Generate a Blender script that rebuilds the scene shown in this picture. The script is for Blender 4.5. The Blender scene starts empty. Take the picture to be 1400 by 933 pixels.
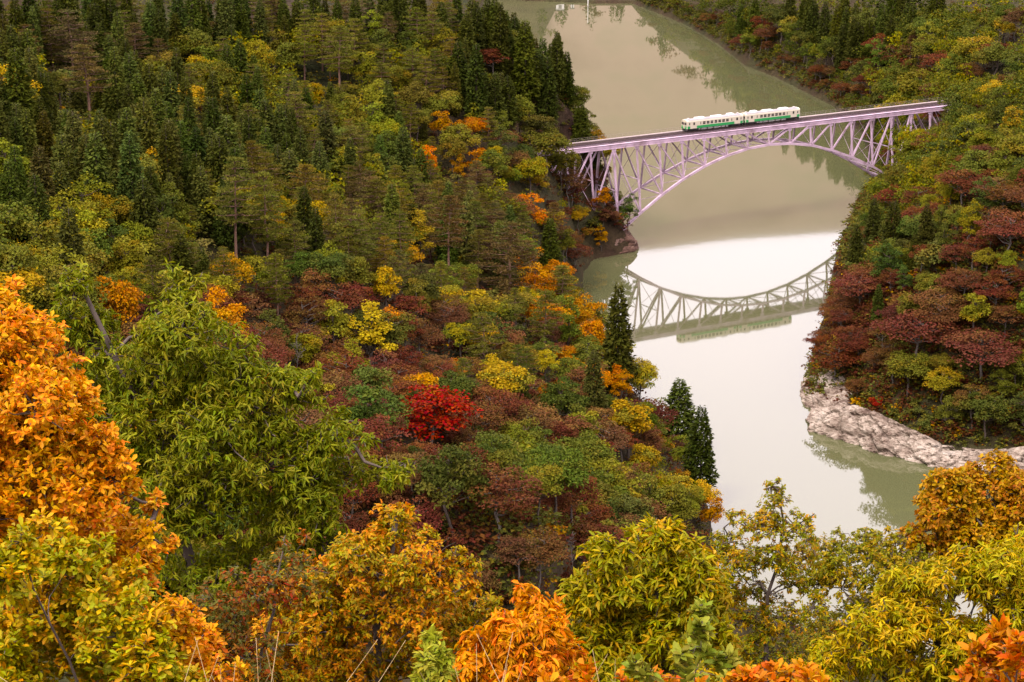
import bpy, math, random
import numpy as np
from mathutils import noise as mnoise, Vector

# ------------------------------------------------------------------ camera, world, sun, exposure
SC = bpy.context.scene
COL = SC.collection
F_PX, PITCH, CAM_H = 2800.0, math.radians(16.52), 144.6
cam_d = bpy.data.cameras.new('camera')
cam_d.sensor_width = 36.0
cam_d.lens = 36.0 * F_PX / 1400.0
cam_d.clip_start = 0.5
cam_d.clip_end = 12000
cam = bpy.data.objects.new('camera', cam_d)
COL.objects.link(cam)
cam.location = (0, 0, CAM_H)
cam.rotation_euler = (math.radians(90) - PITCH, 0, 0)
SC.camera = cam

SUN_EL, SUN_AZ = math.radians(52), math.radians(215)      # azimuth clockwise from +Y: behind the viewer, to the left
world = bpy.data.worlds.new('World')
SC.world = world
world.use_nodes = True
nt = world.node_tree
nt.nodes.clear()
w_out = nt.nodes.new('ShaderNodeOutputWorld')
w_bg = nt.nodes.new('ShaderNodeBackground')
w_sky = nt.nodes.new('ShaderNodeTexSky')
w_sky.sky_type = 'NISHITA'
w_sky.sun_disc = False
w_sky.sun_elevation = SUN_EL
w_sky.sun_rotation = SUN_AZ
w_sky.dust_density = 4.0
w_mix = nt.nodes.new('ShaderNodeMixRGB')                    # a bright even cloud cover over the clear sky
w_mix.inputs['Fac'].default_value = 0.86
w_mix.inputs['Color2'].default_value = (9.7, 8.45, 8.95, 1)
w_bg.inputs['Strength'].default_value = 0.12
nt.links.new(w_sky.outputs['Color'], w_mix.inputs['Color1'])
w_tc = nt.nodes.new('ShaderNodeTexCoord')
w_sep = nt.nodes.new('ShaderNodeSeparateXYZ')
w_mr = nt.nodes.new('ShaderNodeMapRange')                   # an overcast sky is brighter overhead than near the horizon
w_mr.inputs['From Min'].default_value = 0.0
w_mr.inputs['From Max'].default_value = 1.0
w_mr.inputs['To Min'].default_value = 0.78
w_mr.inputs['To Max'].default_value = 1.62
w_mul = nt.nodes.new('ShaderNodeMixRGB')
w_mul.blend_type = 'MULTIPLY'
w_mul.inputs['Fac'].default_value = 1.0
nt.links.new(w_tc.outputs['Generated'], w_sep.inputs[0])
nt.links.new(w_sep.outputs['Z'], w_mr.inputs['Value'])
nt.links.new(w_mix.outputs['Color'], w_mul.inputs['Color1'])
nt.links.new(w_mr.outputs[0], w_mul.inputs['Color2'])
nt.links.new(w_mul.outputs['Color'], w_bg.inputs['Color'])
nt.links.new(w_bg.outputs['Background'], w_out.inputs['Surface'])

sun_d = bpy.data.lights.new('sun', 'SUN')
sun_d.energy = 1.3
sun_d.angle = math.radians(12)
sun_d.color = (1.0, 0.93, 0.82)
sun = bpy.data.objects.new('sun', sun_d)
COL.objects.link(sun)
sdir = Vector((math.sin(SUN_AZ) * math.cos(SUN_EL), math.cos(SUN_AZ) * math.cos(SUN_EL), math.sin(SUN_EL)))
sun.rotation_euler = sdir.to_track_quat('Z', 'Y').to_euler()
sun.location = (-60, -80, 300)

SC.view_settings.view_transform = 'Standard'
SC.view_settings.look = 'None'
SC.view_settings.gamma = 1.0
SC.view_settings.use_curve_mapping = False
SC.view_settings.exposure = 1.55
try:
    SC.cycles.max_bounces = 5
    SC.cycles.diffuse_bounces = 3
    SC.cycles.glossy_bounces = 3
    SC.cycles.transmission_bounces = 3
except Exception:
    pass

RNG = np.random.default_rng(7)
CT, ST = math.cos(PITCH), math.sin(PITCH)


def ray(px, py):
    u = (px - 700.0) / F_PX
    v = (py - 466.5) / F_PX
    return np.array([u, CT - v * ST, -ST - v * CT])


def at(px, py, Y):                    # the world point seen at a photo position, Y metres in front of the viewpoint
    r = ray(px, py)
    return r * (Y / r[1]) + np.array([0, 0, CAM_H])


def on_water(px, py):
    r = ray(px, py)
    t = CAM_H / -r[2]
    return (r[0] * t, r[1] * t)


def project(X, Y, Z):
    Z = Z - CAM_H
    d = Y * CT - Z * ST
    return 700 + F_PX * X / d, 466.5 - F_PX * (Y * ST + Z * CT) / d, d


# ------------------------------------------------------------------ object helpers
def tag(o, label=None, cat=None, group=None, kind=None):
    if label: o['label'] = label
    if cat: o['category'] = cat
    if group: o['group'] = group
    if kind: o['kind'] = kind
    return o


def link(name, me, parent=None):
    o = bpy.data.objects.new(name, me)
    COL.objects.link(o)
    if parent is not None: o.parent = parent
    return o


def empty(name, loc=(0, 0, 0), rz=0.0):
    o = bpy.data.objects.new(name, None)
    o.empty_display_size = 0.5
    COL.objects.link(o)
    o.location = loc
    o.rotation_euler = (0, 0, rz)
    return o


def np_mesh(name, V, F, mat=None, attrs=None, smooth=False):
    """V (n,3); F list of (m,k) integer arrays"""
    me = bpy.data.meshes.new(name)
    V = np.asarray(V, dtype=np.float32)
    if not isinstance(F, (list, tuple)): F = [F]
    F = [np.asarray(f, dtype=np.int32) for f in F if len(f)]
    me.vertices.add(len(V))
    me.vertices.foreach_set('co', V.ravel())
    nl = sum(f.size for f in F)
    npoly = sum(len(f) for f in F)
    me.loops.add(nl)
    me.loops.foreach_set('vertex_index', np.concatenate([f.ravel() for f in F]))
    me.polygons.add(npoly)
    sizes = np.concatenate([np.full(len(f), f.shape[1], dtype=np.int32) for f in F])
    starts = np.concatenate([[0], np.cumsum(sizes)[:-1]]).astype(np.int32)
    me.polygons.foreach_set('loop_start', starts)
    me.polygons.foreach_set('use_smooth', np.full(npoly, smooth))
    if attrs:
        for k, a in attrs.items():
            at_ = me.attributes.new(k, 'FLOAT_COLOR', 'POINT')
            at_.data.foreach_set('color', np.asarray(a, dtype=np.float32).ravel())
    if mat: me.materials.append(mat)
    me.update(calc_edges=True)
    me.validate()
    return me


class MB:
    """collects boxes, beams and tubes into one mesh"""
    def __init__(self):
        self.v = []; self.q = []; self.t = []; self.n = 0

    def add(self, V, Q=None, T=None):
        V = np.asarray(V, dtype=float)
        if Q is not None and len(Q): self.q.append(np.asarray(Q) + self.n)
        if T is not None and len(T): self.t.append(np.asarray(T) + self.n)
        self.v.append(V); self.n += len(V)

    def box(self, x0, x1, y0, y1, z0, z1):
        V = [(x0, y0, z0), (x1, y0, z0), (x1, y1, z0), (x0, y1, z0), (x0, y0, z1), (x1, y0, z1), (x1, y1, z1), (x0, y1, z1)]
        Q = [(0, 3, 2, 1), (4, 5, 6, 7), (0, 1, 5, 4), (1, 2, 6, 5), (2, 3, 7, 6), (3, 0, 4, 7)]
        self.add(V, Q)

    def beam(self, p, q, w, h, up=(0, 0, 1)):
        p = np.array(p, float); q = np.array(q, float)
        d = q - p; d /= np.linalg.norm(d)
        u = np.array(up, float)
        if abs(d @ u) > 0.97: u = np.array([0., 1., 0.])
        s = np.cross(d, u); s /= np.linalg.norm(s)
        u = np.cross(s, d)
        V = []
        for c in (p, q):
            for a, b in ((-1, -1), (1, -1), (1, 1), (-1, 1)):
                V.append(c + s * a * w / 2 + u * b * h / 2)
        Q = [(0, 1, 2, 3), (7, 6, 5, 4), (0, 4, 5, 1), (1, 5, 6, 2), (2, 6, 7, 3), (3, 7, 4, 0)]
        self.add(V, Q)

    def hbeam(self, p, q, w, h, t=0.06):
        """an H section: two flanges and a web"""
        p = np.array(p, float); q = np.array(q, float)
        d = q - p; d /= np.linalg.norm(d)
        u = np.array([0., 1., 0.])
        s = np.cross(d, u); s /= np.linalg.norm(s)
        self.beam(p + s * (w / 2 - t / 2), q + s * (w / 2 - t / 2), t, h, up=u)
        self.beam(p - s * (w / 2 - t / 2), q - s * (w / 2 - t / 2), t, h, up=u)
        self.beam(p, q, w - 2 * t, t * 1.2, up=u)

    def tube(self, pts, rad, n=6, cap=False):
        pts = np.asarray(pts, float)
        m = len(pts)
        rad = np.broadcast_to(np.asarray(rad, float), (m,))
        d = np.gradient(pts, axis=0)
        d /= np.linalg.norm(d, axis=1)[:, None] + 1e-9
        ref = np.where(np.abs(d[:, 2:3]) > 0.9, np.array([[1., 0, 0]]), np.array([[0, 0, 1.]]))
        s = np.cross(d, ref); s /= np.linalg.norm(s, axis=1)[:, None] + 1e-9
        u = np.cross(s, d)
        a = np.arange(n) * 2 * math.pi / n
        V = pts[:, None] + rad[:, None, None] * (np.cos(a)[None, :, None] * s[:, None] + np.sin(a)[None, :, None] * u[:, None])
        i = np.arange(m - 1)[:, None] * n; j = np.arange(n)[None]
        k = (np.arange(n) + 1) % n
        Q = np.stack([i + j, i + k[None], i + n + k[None], i + n + j], -1).reshape(-1, 4)
        self.add(V.reshape(-1, 3), Q)
        if cap:
            for r0, flip in ((0, True), ((m - 1) * n, False)):
                c = V.reshape(-1, 3)[r0:r0 + n].mean(0)
                b = self.n
                ring = V.reshape(-1, 3)[r0:r0 + n]
                T = [(n, x, (x + 1) % n) if not flip else (n, (x + 1) % n, x) for x in range(n)]
                self.add(np.vstack([ring, c]), None, T)

    def mesh(self, name, mat, smooth=False):
        F = []
        if self.q: F.append(np.concatenate(self.q))
        if self.t: F.append(np.concatenate(self.t))
        return np_mesh(name, np.concatenate(self.v), F, mat, None, smooth)

    def build(self, name, mat, parent=None, smooth=False):
        return link(name, self.mesh(name, mat, smooth), parent)


# ------------------------------------------------------------------ materials
def new_mat(name):
    m = bpy.data.materials.new(name)
    m.use_nodes = True
    n = m.node_tree
    n.nodes.clear()
    out = n.nodes.new('ShaderNodeOutputMaterial')
    return m, n, out


def ramp(n, fac, stops):
    r = n.nodes.new('ShaderNodeValToRGB')
    e = r.color_ramp.elements
    while len(e) < len(stops): e.new(0.5)
    for i, (p, c) in enumerate(stops):
        e[i].position = p
        e[i].color = (*c, 1)
    n.links.new(fac, r.inputs['Fac'])
    return r.outputs['Color']


def noise_tex(n, scale, detail=4, rough=0.6, coord='Object', vec=None, stretch=None):
    t = n.nodes.new('ShaderNodeTexNoise')
    t.inputs['Scale'].default_value = scale
    t.inputs['Detail'].default_value = detail
    t.inputs['Roughness'].default_value = rough
    c = n.nodes.new('ShaderNodeTexCoord')
    v = c.outputs[coord]
    if stretch:
        mp = n.nodes.new('ShaderNodeMapping')
        mp.inputs['Scale'].default_value = stretch
        n.links.new(v, mp.inputs['Vector'])
        v = mp.outputs['Vector']
    n.links.new(v, t.inputs['Vector'])
    return t.outputs['Fac']


def simple_mat(name, col, var=0.15, rough=0.6, scale=1.5, metallic=0.0, dirt=None, spec=0.4):
    m, n, out = new_mat(name)
    b = n.nodes.new('ShaderNodeBsdfPrincipled')
    b.inputs['Roughness'].default_value = rough
    b.inputs['Metallic'].default_value = metallic
    b.inputs['Specular IOR Level'].default_value = spec
    f = noise_tex(n, scale)
    lo = tuple(c * (1 - var) for c in col)
    hi = tuple(min(1, c * (1 + var)) for c in col)
    st = [(0.3, dirt or lo), (0.45, lo), (0.7, hi)] if dirt else [(0.3, lo), (0.7, hi)]
    n.links.new(ramp(n, f, st), b.inputs['Base Color'])
    n.links.new(b.outputs[0], out.inputs['Surface'])
    return m


def leaf_material(name, transl=0.3, spec=0.25, own_attr=False, hue=0.016, sat=1.1):
    m, n, out = new_mat(name)
    L = n.links.new
    a = n.nodes.new('ShaderNodeAttribute'); a.attribute_name = 'leafcol'
    sep = n.nodes.new('ShaderNodeSeparateColor'); L(a.outputs['Color'], sep.inputs[0])
    if own_attr:
        c = n.nodes.new('ShaderNodeAttribute'); c.attribute_name = 'tint'
        base = c.outputs['Color']
    else:
        t1 = n.nodes.new('ShaderNodeAttribute'); t1.attribute_type = 'OBJECT'; t1.attribute_name = 'tint'
        t2 = n.nodes.new('ShaderNodeAttribute'); t2.attribute_type = 'OBJECT'; t2.attribute_name = 'tint2'
        mx = n.nodes.new('ShaderNodeMixRGB')
        L(sep.outputs[1], mx.inputs['Fac']); L(t1.outputs['Color'], mx.inputs['Color1']); L(t2.outputs['Color'], mx.inputs['Color2'])
        base = mx.outputs['Color']
    mr = n.nodes.new('ShaderNodeMapRange')
    mr.inputs['To Min'].default_value = 0.72; mr.inputs['To Max'].default_value = 1.28
    L(sep.outputs[0], mr.inputs['Value'])
    hs = n.nodes.new('ShaderNodeHueSaturation')
    hv = n.nodes.new('ShaderNodeMapRange')
    hv.inputs['To Min'].default_value = 0.5 - hue; hv.inputs['To Max'].default_value = 0.5 + hue
    hs.inputs['Saturation'].default_value = sat
    L(sep.outputs[2], hv.inputs['Value'])
    L(hv.outputs[0], hs.inputs['Hue']); L(mr.outputs[0], hs.inputs['Value']); L(base, hs.inputs['Color'])
    b = n.nodes.new('ShaderNodeBsdfPrincipled')
    b.inputs['Roughness'].default_value = 0.5
    b.inputs['Specular IOR Level'].default_value = spec
    L(hs.outputs['Color'], b.inputs['Base Color'])
    tr = n.nodes.new('ShaderNodeBsdfTranslucent')
    L(hs.outputs['Color'], tr.inputs['Color'])
    ms = n.nodes.new('ShaderNodeMixShader'); ms.inputs['Fac'].default_value = transl
    L(b.outputs[0], ms.inputs[1]); L(tr.outputs[0], ms.inputs[2]); L(ms.outputs[0], out.inputs['Surface'])
    return m


M_LEAF = leaf_material('leaf', 0.18, 0.02, sat=1.05)
M_NEAR = leaf_material('near_leaf', 0.34, 0.1, hue=0.024)
M_UNDER = leaf_material('undergrowth_leaf', 0.25, 0.02, own_attr=True)
M_BARK = simple_mat('bark', (0.0666, 0.0481, 0.037), 0.4, 0.9, 3.0)
M_PINEBARK = simple_mat('pine_bark', (0.1184, 0.0629, 0.0407), 0.4, 0.9, 2.0)
M_GREYBARK = simple_mat('grey_bark', (0.092, 0.075, 0.062), 0.3, 0.9, 2.0)
M_STEEL = simple_mat('lilac_paint', (0.395, 0.285, 0.36), 0.12, 0.6, 0.35, dirt=(0.21, 0.14, 0.16), spec=0.25)
M_RAIL = simple_mat('rail_steel', (0.1184, 0.0814, 0.074), 0.2, 0.4, 3, 0.6)
M_SLEEPER = simple_mat('sleeper_wood', (0.0518, 0.03108, 0.0333), 0.35, 0.9, 1.2)
M_WALK = simple_mat('walkway_boards', (0.1998, 0.1591, 0.1517), 0.2, 0.8, 1.0)
M_CONC = simple_mat('concrete', (0.2664, 0.2442, 0.2146), 0.25, 0.85, 0.5, dirt=(0.1184, 0.0888, 0.0666))
M_CREAM = simple_mat('cream_paint', (0.41, 0.365, 0.285), 0.05, 0.4, 0.8)
M_GREEN = simple_mat('green_paint', (0.0185, 0.1998, 0.0555), 0.1, 0.4, 0.8)
M_ROOF = simple_mat('roof_grey', (0.175, 0.16, 0.165), 0.15, 0.6, 1.0)
M_ACWHITE = simple_mat('roof_unit_white', (0.40, 0.38, 0.375), 0.08, 0.5, 1.0)
M_DARK = simple_mat('underframe_dark', (0.0259, 0.0222, 0.02368), 0.3, 0.7, 2.0)
M_EQUIP = simple_mat('equipment_grey', (0.185, 0.1776, 0.1702), 0.3, 0.7, 2.0)
M_WHITE = simple_mat('white_wall', (0.5772, 0.555, 0.5328), 0.06, 0.7, 0.6)
M_STRAW = simple_mat('straw', (0.37, 0.2664, 0.1258), 0.25, 0.8, 8)


def glass_mat():
    m, n, out = new_mat('window_glass')
    b = n.nodes.new('ShaderNodeBsdfPrincipled')
    f = noise_tex(n, 0.7)
    n.links.new(ramp(n, f, [(0.35, (0.015, 0.013, 0.014)), (0.7, (0.06, 0.05, 0.05))]), b.inputs['Base Color'])
    b.inputs['Roughness'].default_value = 0.08
    n.links.new(b.outputs[0], out.inputs['Surface'])
    return m


M_GLASS = glass_mat()


def lamp_mat():
    return simple_mat('lamp_lens', (0.75, 0.6, 0.4), 0.05, 0.2, 1)


M_LAMP = lamp_mat()


def ground_mat():
    m, n, out = new_mat('forest_floor')
    b = n.nodes.new('ShaderNodeBsdfPrincipled')
    b.inputs['Roughness'].default_value = 0.95
    b.inputs['Specular IOR Level'].default_value = 0.1
    f1 = noise_tex(n, 0.03, 6, 0.65)
    f2 = noise_tex(n, 0.6, 5, 0.7)
    c1 = ramp(n, f1, [(0.3, (0.0324, 0.01584, 0.01152)), (0.5, (0.0396, 0.03024, 0.01296)), (0.7, (0.0252, 0.0288, 0.01008))])
    c2 = ramp(n, f2, [(0.25, (0.4, 0.4, 0.4)), (0.75, (1.25, 1.25, 1.25))])
    mx = n.nodes.new('ShaderNodeMixRGB'); mx.blend_type = 'MULTIPLY'; mx.inputs['Fac'].default_value = 1
    n.links.new(c1, mx.inputs['Color1']); n.links.new(c2, mx.inputs['Color2'])
    n.links.new(mx.outputs['Color'], b.inputs['Base Color'])
    bp = n.nodes.new('ShaderNodeBump'); bp.inputs['Strength'].default_value = 0.8; bp.inputs['Distance'].default_value = 1.0
    n.links.new(f2, bp.inputs['Height']); n.links.new(bp.outputs[0], b.inputs['Normal'])
    n.links.new(b.outputs[0], out.inputs['Surface'])
    return m


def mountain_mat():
    m, n, out = new_mat('hazed_autumn_mountain')
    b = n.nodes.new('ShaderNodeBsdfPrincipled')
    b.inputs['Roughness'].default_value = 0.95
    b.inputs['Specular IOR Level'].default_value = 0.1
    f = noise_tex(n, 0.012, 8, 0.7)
    n.links.new(ramp(n, f, [(0.3, (0.1368, 0.1008, 0.0792)), (0.5, (0.1728, 0.1296, 0.1008)), (0.7, (0.1296, 0.1152, 0.0792))]), b.inputs['Base Color'])  # autumn browns made paler: the distant haze is put into the colour
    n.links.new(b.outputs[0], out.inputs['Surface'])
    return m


def water_mat():
    m, n, out = new_mat('river_water')
    b = n.nodes.new('ShaderNodeBsdfPrincipled')
    f = noise_tex(n, 0.006, 3, 0.5)
    n.links.new(ramp(n, f, [(0.3, (0.058, 0.062, 0.026)), (0.7, (0.069, 0.070, 0.031))]), b.inputs['Base Color'])
    b.inputs['Roughness'].default_value = 0.03
    b.inputs['IOR'].default_value = 1.66
    f2 = noise_tex(n, 0.35, 3, 0.5, stretch=(1, 0.5, 1))
    bp = n.nodes.new('ShaderNodeBump'); bp.inputs['Strength'].default_value = 0.05; bp.inputs['Distance'].default_value = 0.05
    n.links.new(f2, bp.inputs['Height']); n.links.new(bp.outputs[0], b.inputs['Normal'])
    n.links.new(b.outputs[0], out.inputs['Surface'])
    return m


def rock_mat(name, stops, moss=0.0):
    m, n, out = new_mat(name)
    b = n.nodes.new('ShaderNodeBsdfPrincipled')
    b.inputs['Roughness'].default_value = 0.9
    b.inputs['Specular IOR Level'].default_value = 0.2
    f1 = noise_tex(n, 0.16, 9, 0.74, stretch=(1, 1, 2.0))
    c1 = ramp(n, f1, stops)
    f2 = noise_tex(n, 1.6, 6, 0.75, stretch=(0.6, 0.6, 2.0))
    c2 = ramp(n, f2, [(0.36, (0.45, 0.38, 0.34)), (0.5, (1, 1, 1))])
    mx = n.nodes.new('ShaderNodeMixRGB'); mx.blend_type = 'MULTIPLY'; mx.inputs['Fac'].default_value = 0.8
    n.links.new(c1, mx.inputs['Color1']); n.links.new(c2, mx.inputs['Color2'])
    n.links.new(mx.outputs['Color'], b.inputs['Base Color'])
    bp = n.nodes.new('ShaderNodeBump'); bp.inputs['Strength'].default_value = 0.9; bp.inputs['Distance'].default_value = 0.5
    n.links.new(f2, bp.inputs['Height']); n.links.new(bp.outputs[0], b.inputs['Normal'])
    n.links.new(b.outputs[0], out.inputs['Surface'])
    return m


M_GROUND = ground_mat()
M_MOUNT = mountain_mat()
M_WATER = water_mat()
M_ROCK = rock_mat('pale_rock', [(0.38, (0.085, 0.055, 0.04)), (0.47, (0.20, 0.155, 0.12)), (0.58, (0.34, 0.285, 0.23)), (0.7, (0.23, 0.205, 0.18))])
M_CLIFF = rock_mat('brown_cliff', [(0.3, (0.0468, 0.0234, 0.01716)), (0.5, (0.1014, 0.0546, 0.039)), (0.75, (0.2184, 0.156, 0.1248))])


# ------------------------------------------------------------------ terrain
def vnoise(X, Y, s, seed=0):
    x = np.asarray(X, float) / s; y = np.asarray(Y, float) / s
    xi = np.floor(x).astype(np.int64); yi = np.floor(y).astype(np.int64)
    fx = x - xi; fy = y - yi
    fx = fx * fx * (3 - 2 * fx); fy = fy * fy * (3 - 2 * fy)

    def h(a, b):
        k = (a * 374761393 + b * 668265263 + seed * 982451653) & 0xffffffff
        k = ((k ^ (k >> 13)) * 1274126177) & 0xffffffff
        return ((k ^ (k >> 16)) & 0xffff) / 65535.0
    return (h(xi, yi) * (1 - fx) + h(xi + 1, yi) * fx) * (1 - fy) + (h(xi, yi + 1) * (1 - fx) + h(xi + 1, yi + 1) * fx) * fy


def fbm(X, Y, s, seed=0, o=4):
    r = 0; a = 0.5
    for i in range(o):
        r = r + a * (vnoise(X, Y, s / 2 ** i, seed + i) - 0.5) * 2
        a *= 0.5
    return r


def sdist(X, Y, P):
    P = np.array(P, float)
    d = np.full(np.shape(X), 1e18)
    ins = np.zeros(np.shape(X), bool)
    for i in range(len(P)):
        a = P[i]; b = P[(i + 1) % len(P)]
        e = b - a
        wx = X - a[0]; wy = Y - a[1]
        t = np.clip((wx * e[0] + wy * e[1]) / (e @ e + 1e-9), 0, 1)
        d = np.minimum(d, (wx - t * e[0]) ** 2 + (wy - t * e[1]) ** 2)
        c = ((a[1] > Y) != (b[1] > Y))
        with np.errstate(divide='ignore', invalid='ignore'):
            xx = a[0] + (Y - a[1]) * e[0] / (e[1] if abs(e[1]) > 1e-9 else 1e-9)
        ins ^= c & (X < xx)
    d = np.sqrt(d)
    return np.where(ins, d, -d)


W = on_water
LAND_A = [(600, 190), (150, 280), (90, 292), (62, 300), (40, 314), (36, 335), (38, 372), (36, 400), (30, 436), (22, 468), (15, 505),
          W(792, 392), (20, 556), W(802, 355), W(868, 343), (35, 594), (28, 622), (26, 650), (22, 700), (10, 800), (2, 900), (-6, 1000), (-16, 1150),
          (-16, 1175), (-3000, 1175), (-3000, -800), (600, -800)]
LAND_B = [(700, 270), (220, 362), (135, 384), W(1400, 650), W(1340, 646), W(1270, 638), W(1200, 622), W(1150, 604), W(1107, 590), W(1100, 560), (66, 444), (72, 470), (82, 515),
          (95, 580), (108, 631), (119, 665), (126, 700), (132, 760), W(1140, 145), W(1060, 105), W(1020, 90), W(985, 62), W(940, 35), W(905, 20), W(868, 6), (64, 1185), (3000, 1185), (3000, 270)]
LAND_C = [(-3000, 1172), (0, 1166), (24, 1158), (48, 1150), (70, 1152), (3000, 1160), (3000, 6000), (-3000, 6000)]

BPHI = math.radians(30.41)
BX0, BY0 = 27.587, 588.318           # bridge centre line above the first arch footing
BDX, BDY = math.cos(BPHI), math.sin(BPHI)
DECK = 29.19


def lower_chord(s):
    t = (s - 7) / 7.0
    if abs(t) <= 1: return DECK - (4.21 + 21.95 * t * t - 1.68 * t ** 4)
    e = (abs(t) - 1) * 7 / 4.0          # side spans rise again towards the deck
    return 4.71 + (DECK - 2.0 - 4.71) * min(1, e) ** 0.8


def smin(a, b, k):
    h = np.clip(0.5 + 0.5 * (b - a) / k, 0, 1)
    return b * (1 - h) + a * h - k * h * (1 - h)


def ground(X, Y, want=False):
    X = np.asarray(X, float); Y = np.asarray(Y, float)
    dA = sdist(X, Y, LAND_A); dB = sdist(X, Y, LAND_B); dC = sdist(X, Y, LAND_C)
    under = lambda d: -np.minimum(7, -0.9 * d)
    d = np.maximum(dA, 0)
    zl = 0.5 * d + 8 * (1 - np.exp(-d / 12)) + fbm(X, Y, 60, 3) * 7 * np.clip(d / 40, 0, 1)
    bl = np.clip(1 - np.abs(Y - 595) / 140, 0, 1); bl = bl * bl * (3 - 2 * bl)
    zl = zl + 30 * bl * (1 - np.exp(-d / 9)) * np.exp(-np.maximum(0, d - 60) / 60)
    zl = np.where(zl > 130, 130 + (zl - 130) * 0.2, zl)
    Yc = np.maximum(Y, 0)
    yt_ = 225 + 62 * np.clip((X - 2) / 22, 0, 1)
    cap = np.where(Yc < yt_, 143.0 - 0.5 * Yc, 143.0 - 0.5 * yt_ + 0.85 * (Yc - yt_))
    cap = np.where(Yc < 3, 143.0 - 0.1 * Yc, cap)
    zl = smin(zl, cap, 6.0)
    zl = np.where(Y < 200, np.minimum(cap, zl + 30), zl)
    near = np.clip((200 - Y) / 60, 0, 1)
    zl = np.where(Y < 200, near * cap + (1 - near) * smin(0.5 * d + 8 * (1 - np.exp(-d / 12)), cap, 6.0), zl)
    zA = np.where(dA > 0, zl + 0.3, under(dA))
    d = np.maximum(dB, 0)
    zr = 50 * (1 - np.exp(-d / 45)) + 0.2 * d + fbm(X, Y, 50, 9) * 5 * np.clip(d / 40, 0, 1)
    ledge = np.clip((455 - Y) / 20, 0, 1)
    zr = zr * (1 - ledge) + ledge * np.where(d < 9.5, -1.0 + 0.36 * d, 2.4 + (d - 9.5) * 0.95)
    zr = np.where(zr > 140, 140 + (zr - 140) * 0.3, zr)
    zB = np.where(dB > 0, zr + 0.3, under(dB))
    d = np.maximum(dC, 0)
    st = np.clip((d - 250) / 420, 0, 1); st = st * st * (3 - 2 * st)
    hl = np.clip(d / 70, 0, 1)
    zc = 1.2 + 0.06 * d + 262 * st * (1 + 0.16 * fbm(X, Y, 500, 21)) + 34 * hl * np.clip((30 - X) / 16, 0, 1)
    zC = np.where(dC > 0, zc, under(dC))
    z = np.maximum(np.maximum(zA, zB), zC)
    # the railway: the banks are cut and filled along the line of the track
    rx = X - BX0; ry = Y - BY0
    s = (rx * BDX + ry * BDY) / 8.0
    t = np.abs(-rx * BDY + ry * BDX)
    off = np.clip(1 - (t - 4) / 9.0, 0, 1)
    bed = ((s < -4) & (s > -6.5)) | ((s > 18) & (s < 20.5))
    zb = np.vectorize(lower_chord)(np.clip(s, -4, 18)) - 1.5
    span = (s >= -4.2) & (s <= 18.2)
    z = np.where(bed & (z > 0), z * (1 - off) + off * (DECK + 0.6), z)
    z = np.where(span & (z > 0), z * (1 - off) + off * np.minimum(z, np.maximum(zb, 2.0)), z)
    if want: return z, dA, dB, dC
    return z


def grow(a, b, step, fa, fb):
    mid = np.arange(a, b + 0.1, step)
    out = []; x = b; s = step
    while x < fb: s *= 1.25; x += s; out.append(x)
    lo = []; x = a; s = step
    while x > fa: s *= 1.25; x -= s; lo.append(x)
    return np.array(lo[::-1] + list(mid) + out)


gx = grow(-180, 300, 4.0, -2600, 2600)
gy = grow(-40, 1200, 4.0, -500, 5000)
GX, GY = np.meshgrid(gx, gy)
GZ = ground(GX, GY)
nx_, ny_ = len(gx), len(gy)
idx = np.arange(nx_ * ny_).reshape(ny_, nx_)
quads = np.stack([idx[:-1, :-1], idx[:-1, 1:], idx[1:, 1:], idx[1:, :-1]], -1)
cy = 0.5 * (gy[:-1] + gy[1:])
cut = np.searchsorted(cy, 1330)
V = np.stack([GX, GY, GZ], -1).reshape(-1, 3)
hill = link('hillside', np_mesh('hillside', V[:idx[cut, -1] + 1], quads[:cut].reshape(-1, 4), M_GROUND, None, True))
tag(hill, kind='structure')
off0 = idx[cut, 0]
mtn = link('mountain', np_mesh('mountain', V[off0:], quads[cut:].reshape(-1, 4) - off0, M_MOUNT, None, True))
tag(mtn, kind='structure')
wv = [(-2600, -200, 0), (2600, -200, 0), (2600, 1400, 0), (-2600, 1400, 0)]
river = link('river', np_mesh('river', wv, np.array([[0, 1, 2, 3]]), M_WATER))
tag(river, kind='structure')


def g1(x, y):
    return float(ground(np.array([x]), np.array([y]))[0])


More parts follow.
